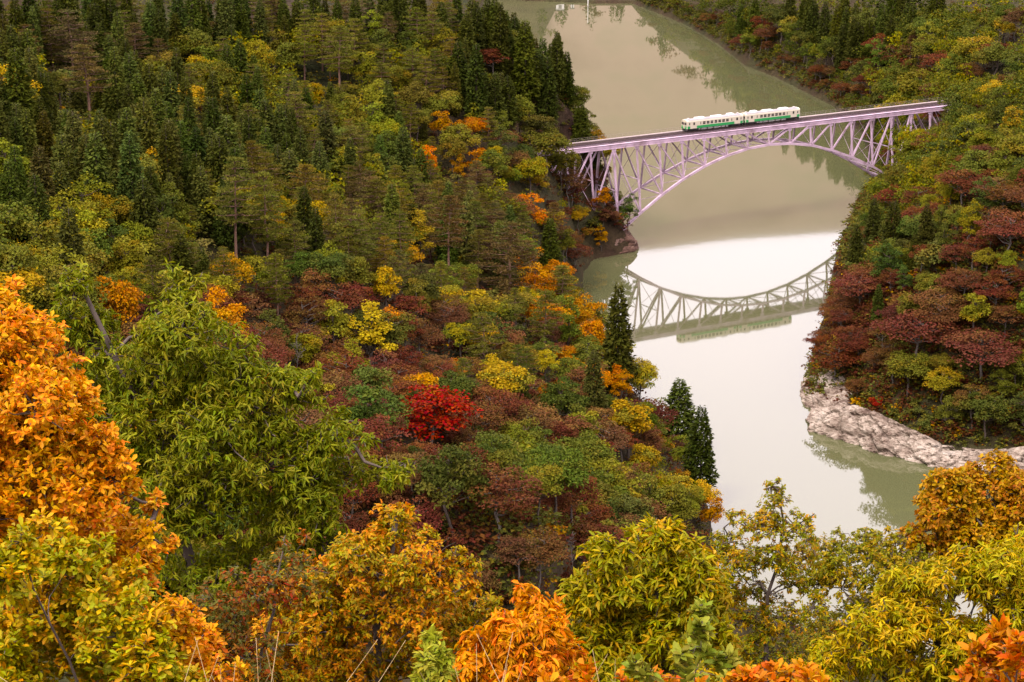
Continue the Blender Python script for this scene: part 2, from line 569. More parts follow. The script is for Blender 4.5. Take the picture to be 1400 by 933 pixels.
# ------------------------------------------------------------------ the rocks at the water
def rock_strip(name, path, height, depth, mat, label, seed, ns=150, ntt=34, amp=1.0, back=2.5, lip=0.6):
    """a rock bank built along a waterline: height/depth are functions of the position along it"""
    P = np.array(path[::-1], float)
    seg = np.concatenate([[0], np.cumsum(np.linalg.norm(np.diff(P, axis=0), axis=1))])
    ss = np.linspace(0, seg[-1], ns)
    cx = np.interp(ss, seg, P[:, 0]); cyy = np.interp(ss, seg, P[:, 1])
    k = np.ones(9) / 9
    tx = np.gradient(cx); ty = np.gradient(cyy)
    tx = np.convolve(np.pad(tx, 4, 'edge'), k, 'valid'); ty = np.convolve(np.pad(ty, 4, 'edge'), k, 'valid')
    l = np.hypot(tx, ty); nxn, nyn = -ty / l, tx / l                 # inland normal (path runs with land on its left)
    Vv = np.zeros((ns, ntt, 3))
    for i in range(ns):
        u = ss[i] / seg[-1]
        H = height(u); D = depth(u)
        for j in range(ntt):
            v = j / (ntt - 1)
            if v < 0.12:
                o = -0.8 + v / 0.12 * 0.8; z = -1.6 + v / 0.12 * 1.7
            elif v < 0.85:
                w = (v - 0.12) / 0.73
                o = D * w ** 1.15; z = 0.1 + H * (1 - (1 - w) ** 1.7)
            else:
                w = (v - 0.85) / 0.15
                o = D + back * w; z = 0.1 + H - w * (lip + 1.0)
            x = cx[i] + nxn[i] * o; y = cyy[i] + nyn[i] * o
            b0 = mnoise.fractal(Vector((x * 0.07, y * 0.07, seed)), 0.8, 2.0, 2)
            e = b0 * 1.5
            for fs, am in ((0.2, 1.0), (0.55, 0.45)):            # tilted blocks with open joints between them
                q = Vector((x * fs + z * fs * 0.5, y * fs - x * fs * 0.25, z * fs * 1.7 + seed))
                dd, pp = mnoise.voronoi(q)
                nv = mnoise.noise_vector(pp[0] * 7.3)
                e += am * (1.1 * nv.x + 2.4 * nv.dot(q - pp[0])) - am * 0.9 * max(0.0, 0.16 - (dd[1] - dd[0])) / 0.16
            e = e * amp * (0.35 if v < 0.1 else 1.0) * min(1, (1 - v) * 8 + 0.2)
            x -= nxn[i] * e * 0.7; y -= nyn[i] * e * 0.7; z += e * 0.55 * min(1, v * 4)
            Vv[i, j] = (x, y, z)
    id_ = np.arange(ns * ntt).reshape(ns, ntt)
    Q = np.stack([id_[:-1, :-1], id_[1:, :-1], id_[1:, 1:], id_[:-1, 1:]], -1).reshape(-1, 4)
    o = link(name, np_mesh(name, Vv.reshape(-1, 3), Q, mat))
    tag(o, label, 'rock')
    return o


rock_strip('rock_outcrop', [(150, 380), W(1400, 650), W(1340, 646), W(1270, 638), W(1200, 622), W(1150, 604), W(1107, 590), W(1100, 560), (66, 447), (70, 464)],
           lambda u: 4.6 + 0.9 * math.sin(u * 7) - 2.6 * max(0, 0.16 - u) / 0.16 + 0.8 * math.sin(u * 19), lambda u: 7.2 + 1.6 * math.sin(u * 5 + 1), M_ROCK,
           'pale pinkish rock outcrop sloping into the green river below the trees', 3.1, ns=360, ntt=46, amp=1.0)
rock_strip('rock_cliff', [(34, 600), W(872, 340), W(866, 344), W(835, 349), W(802, 356), (19, 556), (17, 545), W(794, 395), (14, 520)],
           lambda u: 5.6 - 2.0 * abs(u - 0.35), lambda u: 4.0, M_CLIFF,
           'low brown rock cliff under the footing of the lilac bridge', 8.4, ns=130, amp=0.8)
# ------------------------------------------------------------------ the bridge
bcx, bcy = BX0 + BDX * 56, BY0 + BDY * 56
bridge = empty('arch_bridge', (bcx, bcy, 0), BPHI)
tag(bridge, 'lilac steel truss arch railway bridge spanning the green river', 'bridge')


def bx(s): return (s - 7) * 8.0
def half(z): return 7.373 / 2 + 0.1374 * (DECK - z)


NODES = list(range(-4, 19))
GH = 1.35                                                     # depth of the top girder
for sd in (-1, 1):
    yt = sd * half(DECK)
    m = MB()
    x0, x1 = bx(-4.2), bx(18.2)
    m.box(x0, x1, yt - 0.28, yt + 0.28, DECK + 0.08, DECK + GH - 0.08)
    m.box(x0 - 0.02, x1 + 0.02, yt - 0.42, yt + 0.42, DECK, DECK + 0.08)
    m.box(x0 - 0.02, x1 + 0.02, yt - 0.42, yt + 0.42, DECK + GH - 0.08, DECK + GH)
    m.box(x0, x1, yt - 0.34, yt + 0.34, DECK + 0.62, DECK + 0.68)
    g = m.build('top_girder', M_STEEL, bridge)
    m = MB()
    for s in np.arange(-4, 18.01, 0.5):
        m.box(bx(s) - 0.05, bx(s) + 0.05, yt + sd * 0.28, yt + sd * 0.36, DECK + 0.1, DECK + GH - 0.1)
    tag(m.build('web_stiffeners', M_STEEL, g), kind='stuff')
    m = MB()
    for a, b in zip(NODES[:-1], NODES[1:]):
        za, zb = lower_chord(a), lower_chord(b)
        if a <= -4 or b >= 18: pass
        m.beam((bx(a), sd * half(za), za), (bx(b), sd * half(zb), zb), 0.6, 0.66)
    m.build('arch_rib', M_STEEL, bridge)
    for s in NODES:
        zb = lower_chord(s)
        w = 0.66 if s in (0, 14) else 0.42
        if zb < DECK - 1.8:
            m = MB(); m.hbeam((bx(s), sd * half(zb), zb), (bx(s), yt, DECK), w, 0.46)
            m.build('vertical_post', M_STEEL, bridge)
            m = MB()
            m.box(bx(s) - 0.75, bx(s) + 0.75, yt + sd * 0.24 - 0.02, yt + sd * 0.24 + 0.02, DECK - 0.75, DECK - 0.002)
            m.build('gusset_plate', M_STEEL, bridge)
    for a, b in zip(NODES[:-1], NODES[1:]):
        # in the main span the diagonals fall towards mid-span, in the side spans away from the footing
        if 0 <= a < 7 or a >= 14: t_, l_ = a, b
        else: t_, l_ = b, a
        zl = lower_chord(l_)
        if DECK - zl < 2.2: continue
        m = MB(); m.hbeam((bx(l_), sd * half(zl), zl), (bx(t_), yt, DECK), 0.38, 0.36)
        m.build('diagonal', M_STEEL, bridge)
for s in NODES:
    zb = lower_chord(s)
    m = MB(); m.beam((bx(s), -half(DECK), DECK + 0.35), (bx(s), half(DECK), DECK + 0.35), 0.35, 0.7)
    m.build('floor_beam', M_STEEL, bridge)
    if DECK - zb < 1.5: continue
    m = MB(); m.beam((bx(s), -half(zb), zb), (bx(s), half(zb), zb), 0.34, 0.42)
    m.build('cross_strut', M_STEEL, bridge)
    D = DECK - zb
    if D > 3.2:
        levels = [zb, DECK] if D < 13 else [zb, (zb + DECK) / 2, DECK]
        for lo, hi in zip(levels[:-1], levels[1:]):
            for sg in (-1, 1):
                m = MB(); m.beam((bx(s), sg * half(lo), lo), (bx(s), -sg * half(hi), hi), 0.10, 0.10)
                m.build('sway_brace', M_STEEL, bridge)
        if D >= 13:
            zm = levels[1]
            m = MB(); m.beam((bx(s), -half(zm), zm), (bx(s), half(zm), zm), 0.22, 0.24)
            m.build('cross_strut', M_STEEL, bridge)
for a, b in zip(NODES[:-1], NODES[1:]):
    za, zb = lower_chord(a), lower_chord(b)
    if min(DECK - za, DECK - zb) > 2.2:
        for sg in (-1, 1):
            m = MB(); m.beam((bx(a), sg * half(za), za - 0.05), (bx(b), -sg * half(zb), zb - 0.05), 0.15, 0.15)
            m.build('lateral_brace', M_STEEL, bridge)
    m = MB(); m.beam((bx(a), -half(DECK), DECK + 0.2), (bx(b), half(DECK), DECK + 0.2), 0.18, 0.18)
    m.build('lateral_brace', M_STEEL, bridge)
for y in (-0.85, 0.85):
    m = MB(); m.box(bx(-4.2), bx(18.2), y - 0.2, y + 0.2, DECK + 0.72, DECK + 1.42)
    m.build('stringer', M_STEEL, bridge)
ZS = DECK + 1.42
m = MB()
for x in np.arange(bx(-4.1), bx(18.1), 0.55):
    m.box(x - 0.12, x + 0.12, -1.5, 1.5, ZS, ZS + 0.2)
sl = m.build('sleepers', M_SLEEPER, bridge); tag(sl, kind='stuff')
ZR = ZS + 0.2 + 0.17
for y in (-0.56, 0.56):
    m = MB()
    m.box(bx(-6.2), bx(20.2), y - 0.035, y + 0.035, ZR - 0.17, ZR)
    m.box(bx(-6.2), bx(20.2), y - 0.08, y + 0.08, ZR - 0.168, ZR - 0.14)
    m.build('rail', M_RAIL, bridge)
m = MB(); m.box(bx(-4.2), bx(18.2), -3.2, -1.6, ZS - 0.25, ZS - 0.19)
m.build('deck_plate', M_SLEEPER, bridge)
m = MB(); m.box(bx(-4.2), bx(18.2), 2.6, 4.0, ZS - 0.02, ZS + 0.06)
wk = m.build('walkway', M_WALK, bridge)
m = MB()
for s in np.arange(-4, 18.01, 0.25):
    m.box(bx(s) - 0.02, bx(s) + 0.02, 3.87, 3.91, ZS + 0.06, ZS + 1.05)
for z in (0.55, 1.05):
    m.box(bx(-4.2), bx(18.2), 3.87, 3.91, ZS + z, ZS + z + 0.04)
m.build('handrail', M_WALK, bridge)

for s, lab in ((0, 'weathered concrete arch footing on the brown rock cliff'), (14, 'concrete arch footing half hidden below trees on the steep bank')):
    pier = empty('bridge_footing', (BX0 + BDX * 8 * s, BY0 + BDY * 8 * s, 0), BPHI)
    tag(pier, lab, 'footing')
    for sd in (-1, 1):
        z = lower_chord(s); y = sd * half(z)
        m = MB()
        out = -1 if s == 0 else 1
        m.add([(-1.8, y - 1.3, -2), (1.8, y - 1.3, -2), (1.8, y + 1.3, -2), (-1.8, y + 1.3, -2),
               (-1.2, y - 0.9, z - 0.4), (1.2, y - 0.9, z - 0.4), (1.2, y + 0.9, z - 0.4), (-1.2, y + 0.9, z - 0.4)],
              [(0, 3, 2, 1), (4, 5, 6, 7), (0, 1, 5, 4), (1, 2, 6, 5), (2, 3, 7, 6), (3, 0, 4, 7)])
        m.build('pedestal', M_CONC, pier)
    m = MB(); z = lower_chord(s); m.box(-1.0, 1.0, -half(z) + 1.1, half(z) - 1.1, -2, z - 2.2)
    m.build('tie_wall', M_CONC, pier)
for s, lab in ((-4.2, 'concrete bridge abutment among trees at the hillside end'), (18.2, 'concrete bridge abutment among trees on the steep bank')):
    ab = empty('bridge_abutment', (BX0 + BDX * 8 * s, BY0 + BDY * 8 * s, 0), BPHI)
    tag(ab, lab, 'abutment')
    sg = -1 if s < 0 else 1
    a_, b_ = sorted((sg * 0.15, sg * 3.4))
    m = MB(); m.box(a_, b_, -4.6, 4.6, DECK - 10, DECK - 0.05); m.build('seat_wall', M_CONC, ab)
    a_, b_ = sorted((sg * 1.2, sg * 3.35))
    m = MB(); m.box(a_, b_, -4.55, 4.55, DECK - 0.05, DECK + 1.35); m.build('back_wall', M_CONC, ab)


# ------------------------------------------------------------------ the two railcars
def railcar(s_mid, label, flip):
    L2 = 10.4
    root = empty('railcar', (BX0 + BDX * 8 * s_mid, BY0 + BDY * 8 * s_mid, ZR), BPHI + (math.pi if flip else 0))
    tag(root, label, 'train', 'railcars of the two-car train')
    HW = 1.45
    prof = [(-HW, 0.95), (-HW, 3.05), (-HW + 0.10, 3.33), (-HW + 0.42, 3.53), (-0.6, 3.64), (0, 3.67), (0.6, 3.64), (HW - 0.42, 3.53), (HW - 0.10, 3.33), (HW, 3.05), (HW, 0.95)]
    xs = [(-L2, 0.94, 0.02), (-L2 + 0.18, 0.99, 0), (-L2 + 0.6, 1.0, 0), (L2 - 0.6, 1.0, 0), (L2 - 0.18, 0.99, 0), (L2, 0.94, 0.02)]
    V = []
    for x, k, dz in xs:
        for y, z in prof: V.append((x, y * k, 0.95 + (z - 0.95) * (1 - dz)))
    n = len(prof); Q = []
    for i in range(len(xs) - 1):
        for j in range(n):
            a = i * n + j; b = i * n + (j + 1) % n
            Q.append((a, b, b + n, a + n))
    m = MB(); m.add(V, Q)
    for r0, fl in ((0, False), ((len(xs) - 1) * n, True)):
        c = np.mean(np.array(V)[r0:r0 + n], 0)
        T = [((n, (j + 1) % n, j) if not fl else (n, j, (j + 1) % n)) for j in range(n)]
        m.add(np.vstack([np.array(V)[r0:r0 + n], c]), None, T)
    m.build('body', M_CREAM, root)
    # grey roof skin just proud of the cream shell
    m = MB(); V = []; rp = prof[2:9]
    for x in (-L2 + 0.7, L2 - 0.7):
        for y, z in rp: V.append((x, y * 1.004, z + 0.02))
    k = len(rp)
    m.add(V, [(j, j + 1, j + 1 + k, j + k) for j in range(k - 1)])
    roof = m.build('roof', M_ROOF, root)
    for xa, xb, h in ((-6.6, -3.2, 0.30), (-0.6, 3.2, 0.26), (5.2, 7.6, 0.42)):
        m = MB(); w = 0.82
        V = [(xa, -w, 3.6), (xb, -w, 3.6), (xb, w, 3.6), (xa, w, 3.6), (xa + 0.25, -w + 0.2, 3.66 + h), (xb - 0.25, -w + 0.2, 3.66 + h), (xb - 0.25, w - 0.2, 3.66 + h), (xa + 0.25, w - 0.2, 3.66 + h)]
        m.add(V, [(0, 3, 2, 1), (4, 5, 6, 7), (0, 1, 5, 4), (1, 2, 6, 5), (2, 3, 7, 6), (3, 0, 4, 7)])
        m.build('air_conditioner', M_ACWHITE, root)
    for x in (-9.0, 9.2):
        m = MB(); m.box(x - 0.3, x + 0.3, -0.3, 0.3, 3.62, 3.92); m.build('roof_vent', M_ACWHITE, root)
    for sd in (-1, 1):
        def slab(name, xa, xb, za, zb, mat, th=0.012, par=root):
            m = MB(); a, b = sorted((sd * (HW - 0.05), sd * (HW + th)))
            m.box(xa, xb, a, b, za, zb); return m.build(name, mat, par)
        slab('green_band', -6.75, 7.0, 0.97, 1.72, M_GREEN)
        slab('green_corner', -L2 + 0.25, -9.15, 0.97, 1.72, M_GREEN)
        slab('green_corner', 9.2, L2 - 0.25, 0.97, 1.72, M_GREEN)
        for xa, xb in ((-8.4, -7.2), (7.4, 8.6)):
            d = slab('door', xa, xb, 1.0, 3.05, M_CREAM, 0.02)
            slab('door_window', xa + 0.3, xb - 0.3, 2.0, 2.8, M_GLASS, 0.03, d)
            slab('door_step', xa, xb, 0.78, 0.95, M_DARK, 0.0)
        x = -4.6
        for i in range(7):
            wd = slab('window', x, x + 0.95, 1.98, 2.78, M_GLASS, 0.02)
            m = MB(); a, b = sorted((sd * (HW + 0.02), sd * (HW + 0.035)))
            m.box(x, x + 0.95, a, b, 2.36, 2.41); m.build('sash', M_CREAM, wd)
            x += 1.42
        slab('window', -5.5, -5.25, 1.98, 2.78, M_GLASS, 0.02)
        slab('window', 5.9, 6.15, 1.98, 2.78, M_GLASS, 0.02)
        slab('window', -9.6, -9.25, 2.1, 2.75, M_GLASS, 0.02)
        slab('window', 9.3, 9.6, 2.1, 2.75, M_GLASS, 0.02)
        for xa, xb in ((-5, -3.4), (-2.6, -1.2), (-0.4, 1.4), (2.4, 3.4), (4.0, 4.9)):
            m = MB(); a, b = sorted((sd * 0.75, sd * 1.32)); m.box(xa, xb, a, b, 0.38, 0.88); m.build('equipment_box', M_EQUIP, root)
    m = MB(); m.box(-L2 + 0.3, L2 - 0.3, -1.3, 1.3, 0.72, 0.955); m.build('underframe', M_DARK, root)
    for e in (-1, 1):
        def face(name, ya, yb, za, zb, mat, th=0.02, par=root):
            m = MB(); a, b = sorted((e * (L2 - 0.05), e * (L2 + th))); m.box(a, b, ya, yb, za, zb); return m.build(name, mat, par)
        face('green_front', -1.34, 1.34, 0.9, 1.78, M_GREEN)
        for ya, yb in ((-1.2, -0.45), (0.45, 1.2)): face('windshield', ya, yb, 2.1, 2.85, M_GLASS, 0.03)
        dd = face('gangway_door', -0.38, 0.38, 1.0, 3.0, M_CREAM, 0.05)
        face('door_window', -0.25, 0.25, 2.1, 2.8, M_GLASS, 0.07, dd)
        for y in (-0.95, 0.95): face('tail_lamp', y - 0.12, y + 0.12, 1.45, 1.66, M_LAMP, 0.05)
        for y in (-0.3, 0.3): face('headlight', y - 0.13, y + 0.13, 3.12, 3.36, M_LAMP, 0.04)
        m = MB(); a, b = sorted((e * (L2 - 0.2), e * (L2 + 0.32))); m.box(a, b, -0.14, 0.14, 0.66, 0.94); m.build('coupler', M_DARK, root)
        m = MB(); a, b = sorted((e * (L2 - 0.25), e * (L2 - 0.12))); m.box(a, b, -1.15, 1.15, 0.2, 0.72); m.build('snow_plough', M_DARK, root)
        bg = empty('bogie', (e * 7.4, 0, 0)); bg.parent = root
        m = MB(); m.box(-1.6, 1.6, -1.05, -0.85, 0.35, 0.72); m.box(-1.6, 1.6, 0.85, 1.05, 0.35, 0.72); m.box(-0.4, 0.4, -0.85, 0.85, 0.4, 0.7)
        m.build('bogie_frame', M_DARK, bg)
        for x in (-1.05, 1.05):
            for y in (-0.58, 0.58):
                m = MB(); m.tube([(x, y - 0.06, 0.43), (x, y + 0.06, 0.43)], 0.43, 14, True); m.build('wheel', M_DARK, bg)
    return root


railcar(4.72, 'cream and green railcar leading the train toward the wooded hillside', False)
railcar(7.41, 'cream and green railcar trailing second on the bridge', True)
# ------------------------------------------------------------------ foliage
def unit(a):
    return a / (np.linalg.norm(a, axis=-1, keepdims=True) + 1e-9)


def rsphere(rng, n):
    return unit(rng.normal(size=(n, 3)))


def leaf_quads(pos, axis, nor, ln, wd, rng, fold=0.18):
    """one bent rhombus for each leaf (or leaf spray seen from far off)"""
    side = unit(np.cross(axis, nor)); nor = unit(np.cross(side, axis))
    ln = ln[:, None]; wd = wd[:, None]
    a = pos; c = pos + axis * ln - nor * ln * 0.1
    b = pos + axis * ln * 0.5 + side * wd * 0.5 + nor * wd * fold
    d = pos + axis * ln * 0.5 - side * wd * 0.5 + nor * wd * fold
    V = np.stack([a, b, c, d], 1)
    n = len(pos)
    return V.reshape(-1, 3), np.arange(n * 4).reshape(n, 4), 4


def leaf_full(pos, axis, nor, ln, wd, rng, wide=0.6, curl=0.25):
    """a leaf blade of two folded halves, curling at the tip; 'wide' is where it is widest"""
    side = unit(np.cross(axis, nor)); nor = unit(np.cross(side, axis))
    ln = ln[:, None]; wd = wd[:, None]
    cu = nor * ln * curl
    w1, w2 = (0.62, 1.0) if wide > 0.5 else (1.0, 0.75)
    b = pos
    l1 = pos + axis * ln * 0.32 + side * wd * 0.5 * w1 + nor * wd * 0.14 - cu * 0.05
    l2 = pos + axis * ln * 0.70 + side * wd * 0.5 * w2 + nor * wd * 0.14 - cu * 0.4
    t = pos + axis * ln * 0.97 - cu
    r2 = pos + axis * ln * 0.70 - side * wd * 0.5 * w2 + nor * wd * 0.14 - cu * 0.4
    r1 = pos + axis * ln * 0.32 - side * wd * 0.5 * w1 + nor * wd * 0.14 - cu * 0.05
    V = np.stack([b, l1, l2, t, r2, r1], 1)
    n = len(pos); k = np.arange(n)[:, None] * 6
    F = np.concatenate([k + np.array([0, 1, 2, 3]), k + np.array([0, 3, 4, 5])])
    return V.reshape(-1, 3), F, 6


def leafcol(n, k, mixv, rng):
    c = np.stack([rng.random(n), mixv, rng.random(n), np.ones(n)], 1)
    return np.repeat(c, k, 0)


def wobble(rng, a, b, n, amt):
    a = np.array(a, float); b = np.array(b, float)
    t = np.linspace(0, 1, n)[:, None]
    p = a + (b - a) * t
    L = np.linalg.norm(b - a)
    j = rng.normal(size=(n, 3)) * amt * L
    j[0] = 0; j[-1] = 0
    return p + j


def proto_broadleaf(seed, H=12.0, R=4.6, nclump=30, per=110, size=0.46, flat=0.62, low=0.3, layered=False, bark=None, patch=0.3):
    rng = np.random.default_rng(seed)
    m = MB()
    lean = rng.normal(size=2) * 0.5
    top = np.array([lean[0], lean[1], H * 0.86])
    tr = wobble(rng, (0, 0, -1.2), top, 7, 0.02)
    m.tube(tr, np.linspace(0.024 * H, 0.006 * H, 7), 6)
    P = []; A = []; N = []; MX = []
    zc = H * (0.5 + low * 0.42); rz = H - zc
    lob = rng.normal(size=(5, 3)); lob = unit(lob); lobk = rng.uniform(-0.25, 0.3, 5)
    for c in range(nclump):
        d = unit(rng.normal(size=3) * np.array([1, 1, 0.85]))
        if d[2] < -0.55: d[2] *= -0.6; d = unit(d)
        rr = rng.uniform(0.5, 0.92) if c > 5 else rng.uniform(0.1, 0.5)
        rr *= 1 + (np.maximum(0, lob @ d) ** 3 @ lobk)
        cen = np.array([lean[0] * 0.6 + d[0] * R * rr, lean[1] * 0.6 + d[1] * R * rr, zc + d[2] * rz * rr * (1.0 if d[2] > 0 else 0.75)])
        cr = rng.uniform(0.22, 0.40) * R
        fl = (0.36 if layered else flat) * rng.uniform(0.85, 1.15)
        k = int(per * rng.uniform(0.7, 1.3))
        q = rsphere(rng, k); q[:, 2] = np.where(q[:, 2] < -0.25, -q[:, 2], q[:, 2])
        rad = rng.uniform(0.55, 1.0, k) ** 0.6 * (1 + 0.18 * rng.normal(size=k))
        p = cen + q * rad[:, None] * cr * np.array([1, 1, fl])
        nor = unit(q * np.array([1, 1, 1.2 if not layered else 3.0]) + np.array([0, 0, 0.45]) + rng.normal(size=(k, 3)) * 0.38)
        ax = unit(np.cross(nor, rsphere(rng, k)) + q * 0.3)
        P.append(p); A.append(ax); N.append(nor)
        MX.append(np.clip((1.0 if rng.random() < patch else 0.0) + rng.normal(size=k) * 0.16, 0, 1))
        zt = np.clip(cen[2] - rng.uniform(0.5, 2.2), H * 0.15, H * 0.8)
        base = np.array([np.interp(zt, tr[:, 2], tr[:, 0]), np.interp(zt, tr[:, 2], tr[:, 1]), zt])
        m.tube(wobble(rng, base, cen, 4, 0.05), np.linspace(0.007 * H, 0.0025 * H, 4), 4)
    P = np.concatenate(P); A = np.concatenate(A); N = np.concatenate(N); MX = np.concatenate(MX)
    n = len(P)
    V, F, k = leaf_quads(P, A, N, size * rng.uniform(0.7, 1.35, n), size * 0.72 * rng.uniform(0.7, 1.3, n), rng)
    return (m.mesh('trunk', bark or M_BARK, True), np_mesh('crown', V, F, M_LEAF, {'leafcol': leafcol(n, k, MX, rng)}), H, R, V.reshape(-1, 4, 3))


def proto_cedar(seed, H=18.0, R=2.7, bare=0.08):
    rng = np.random.default_rng(seed)
    m = MB()
    m.tube(wobble(rng, (0, 0, -1.5), (0, 0, H * 0.97), 6, 0.003), np.linspace(0.018 * H, 0.003 * H, 6), 6)
    P = []; A = []; N = []; S = []; MX = []
    z = H * bare
    ph = rng.uniform(0, 6.28)
    bulge = rng.uniform(-0.2, 0.2, 8)
    while z < H * 0.985:
        f = (z - H * bare) / (H * (1 - bare))
        prof = R * (1 - f) ** 0.72 * min(1, 0.45 + f * 4.0) + 0.15
        nb = max(4, int(9 * (0.4 + prof / R)))
        for b in range(nb):
            a = ph + b * 6.283 / nb + rng.normal() * 0.25
            L = prof * rng.uniform(0.7, 1.15) * (1 + bulge[int(a / 0.785) % 8])
            k = max(4, int(6 + 8 * L / R))
            t = rng.uniform(0.25, 1.0, k) ** 0.7
            dr = np.array([math.cos(a), math.sin(a), 0])
            sd = np.array([-dr[1], dr[0], 0])
            droop = -0.32 * L * t ** 1.5 + 0.22 * L * t ** 5
            p = dr * (L * t)[:, None] + sd * (rng.normal(size=k) * 0.2 * (0.4 + t))[:, None]
            p[:, 2] = z + droop + rng.normal(size=k) * 0.16
            P.append(p)
            A.append(unit(dr * 0.8 + np.array([0, 0, 0.05]) + rng.normal(size=(k, 3)) * 0.42))
            N.append(unit(np.array([0, 0, 1.0]) + dr * 0.9 + rng.normal(size=(k, 3)) * 0.35))
            S.append(np.full(k, 0.78 if f < 0.85 else 0.5)); MX.append(np.clip(t * 0.6 + rng.normal(size=k) * 0.2, 0, 1))
        z += 0.42 if f < 0.8 else 0.32
        ph += 2.4
    P = np.concatenate(P); A = np.concatenate(A); N = np.concatenate(N); S = np.concatenate(S); MX = np.concatenate(MX)
    n = len(P)
    V, F, k = leaf_quads(P, A, N, S * rng.uniform(0.8, 1.3, n), S * 0.5 * rng.uniform(0.7, 1.3, n), rng, 0.1)
    return (m.mesh('trunk', M_BARK, True), np_mesh('crown', V, F, M_LEAF, {'leafcol': leafcol(n, k, MX, rng)}), H, R, V.reshape(-1, 4, 3))


def proto_pine(seed, H=17.0, R=4.2, bare=0.35):
    rng = np.random.default_rng(seed)
    m = MB()
    tr = wobble(rng, (0, 0, -1.5), (rng.normal() * 0.4, rng.normal() * 0.4, H * 0.97), 8, 0.006)
    m.tube(tr, np.linspace(0.016 * H, 0.004 * H, 8), 6)
    P = []; A = []; N = []; MX = []
    z = H * bare
    while z < H * 0.98:
        f = (z - H * bare) / (H * (1 - bare))
        prof = R * (math.sin(min(1, f * 1.6 + 0.35) * 1.57)) * (1 - f ** 2.2) + 0.5
        nb = rng.integers(4, 7)
        a0 = rng.uniform(0, 6.28)
        o = np.array([np.interp(z, tr[:, 2], tr[:, 0]), np.interp(z, tr[:, 2], tr[:, 1]), z])
        for b in range(nb):
            a = a0 + b * 6.283 / nb + rng.normal() * 0.35
            L = prof * rng.uniform(0.55, 1.15)
            dr = np.array([math.cos(a), math.sin(a), 0])
            end = o + dr * L + np.array([0, 0, rng.uniform(-0.05, 0.18) * L])
            m.tube(wobble(rng, o, end, 4, 0.04), np.linspace(0.0045 * H, 0.0015 * H, 4), 4)
            mix = 1.0 if rng.random() < 0.3 else 0.0
            for t in np.arange(0.35, 1.05, 0.65 / max(1.0, L * 0.95)):
                c = o + (end - o) * t + np.array([0, 0, 0.15])
                r = rng.uniform(0.55, 0.95)
                k = 26
                q = rsphere(rng, k); q[:, 2] = np.abs(q[:, 2]) * 0.38
                P.append(c + q * r * rng.uniform(0.3, 1.0, (k, 1)))
                N.append(unit(np.array([0, 0, 1.1]) + q + rng.normal(size=(k, 3)) * 0.45))
                A.append(unit(q * np.array([1, 1, 2.2]) + np.array([0, 0, 0.3]) + rng.normal(size=(k, 3)) * 0.3))
                MX.append(np.clip(mix + rng.normal(size=k) * 0.2, 0, 1))
        z += rng.uniform(0.9, 1.35)
    P = np.concatenate(P); A = np.concatenate(A); N = np.concatenate(N); MX = np.concatenate(MX)
    n = len(P)
    V, F, k = leaf_quads(P, A, N, 0.42 * rng.uniform(0.8, 1.3, n), 0.17 * rng.uniform(0.8, 1.3, n), rng, 0.05)
    return (m.mesh('trunk', M_PINEBARK, True), np_mesh('crown', V, F, M_LEAF, {'leafcol': leafcol(n, k, MX, rng)}), H, R, V.reshape(-1, 4, 3))


def proto_bare(seed, H=9.0, R=3.0):
    rng = np.random.default_rng(seed)
    m = MB(); m2 = MB()
    tr = wobble(rng, (0, 0, -1), (0.3, 0.2, H * 0.9), 6, 0.02)
    m.tube(tr, np.linspace(0.018 * H, 0.004 * H, 6), 5)
    for i in range(26):
        z = rng.uniform(0.3, 0.92) * H
        o = np.array([np.interp(z, tr[:, 2], tr[:, 0]), np.interp(z, tr[:, 2], tr[:, 1]), z])
        a = rng.uniform(0, 6.28); L = R * rng.uniform(0.4, 1.0) * (1.15 - z / H)
        e = o + np.array([math.cos(a) * L, math.sin(a) * L, rng.uniform(0.3, 0.9) * L])
        m2.tube(wobble(rng, o, e, 4, 0.06), np.linspace(0.06, 0.025, 4), 4)
        for j in range(4):
            t = rng.uniform(0.4, 0.95); b = o + (e - o) * t
            f = b + unit(rng.normal(size=3) + np.array([0, 0, 0.8])) * L * 0.35
            m2.tube(np.array([b, (b + f) / 2 + 0.05, f]), (0.03, 0.022, 0.015), 3)
    return (m.mesh('trunk', M_GREYBARK, True), m2.mesh('crown', M_GREYBARK), H, R, None)


PROTO = {
    'cedar': [proto_cedar(100 + i, 18, (2.5, 3.0, 2.7, 3.3)[i], (0.05, 0.12, 0.08, 0.04)[i]) for i in range(4)],
    'pine': [proto_pine(200 + i, 17, (3.9, 4.6, 4.2)[i], (0.34, 0.22, 0.45)[i]) for i in range(3)],
    'broad': [proto_broadleaf(300 + i, 12, (4.4, 5.0, 4.0, 4.7, 5.2, 3.7)[i], (28, 34, 26, 30, 36, 24)[i], 115, 0.46, 0.62, (0.25, 0.35, 0.15, 0.3, 0.4, 0.1)[i]) for i in range(6)],
    'maple': [proto_broadleaf(400 + i, 9.5, (4.3, 4.9, 3.9)[i], (34, 38, 30)[i], 80, 0.38, 0.5, (0.35, 0.4, 0.3)[i], True, M_GREYBARK) for i in range(3)],
    'bush': [proto_broadleaf(500 + i, 4.2, 2.4, 13, 80, 0.36, 0.65, 0.05) for i in range(3)],
    'bare': [proto_bare(600 + i) for i in range(2)],
}

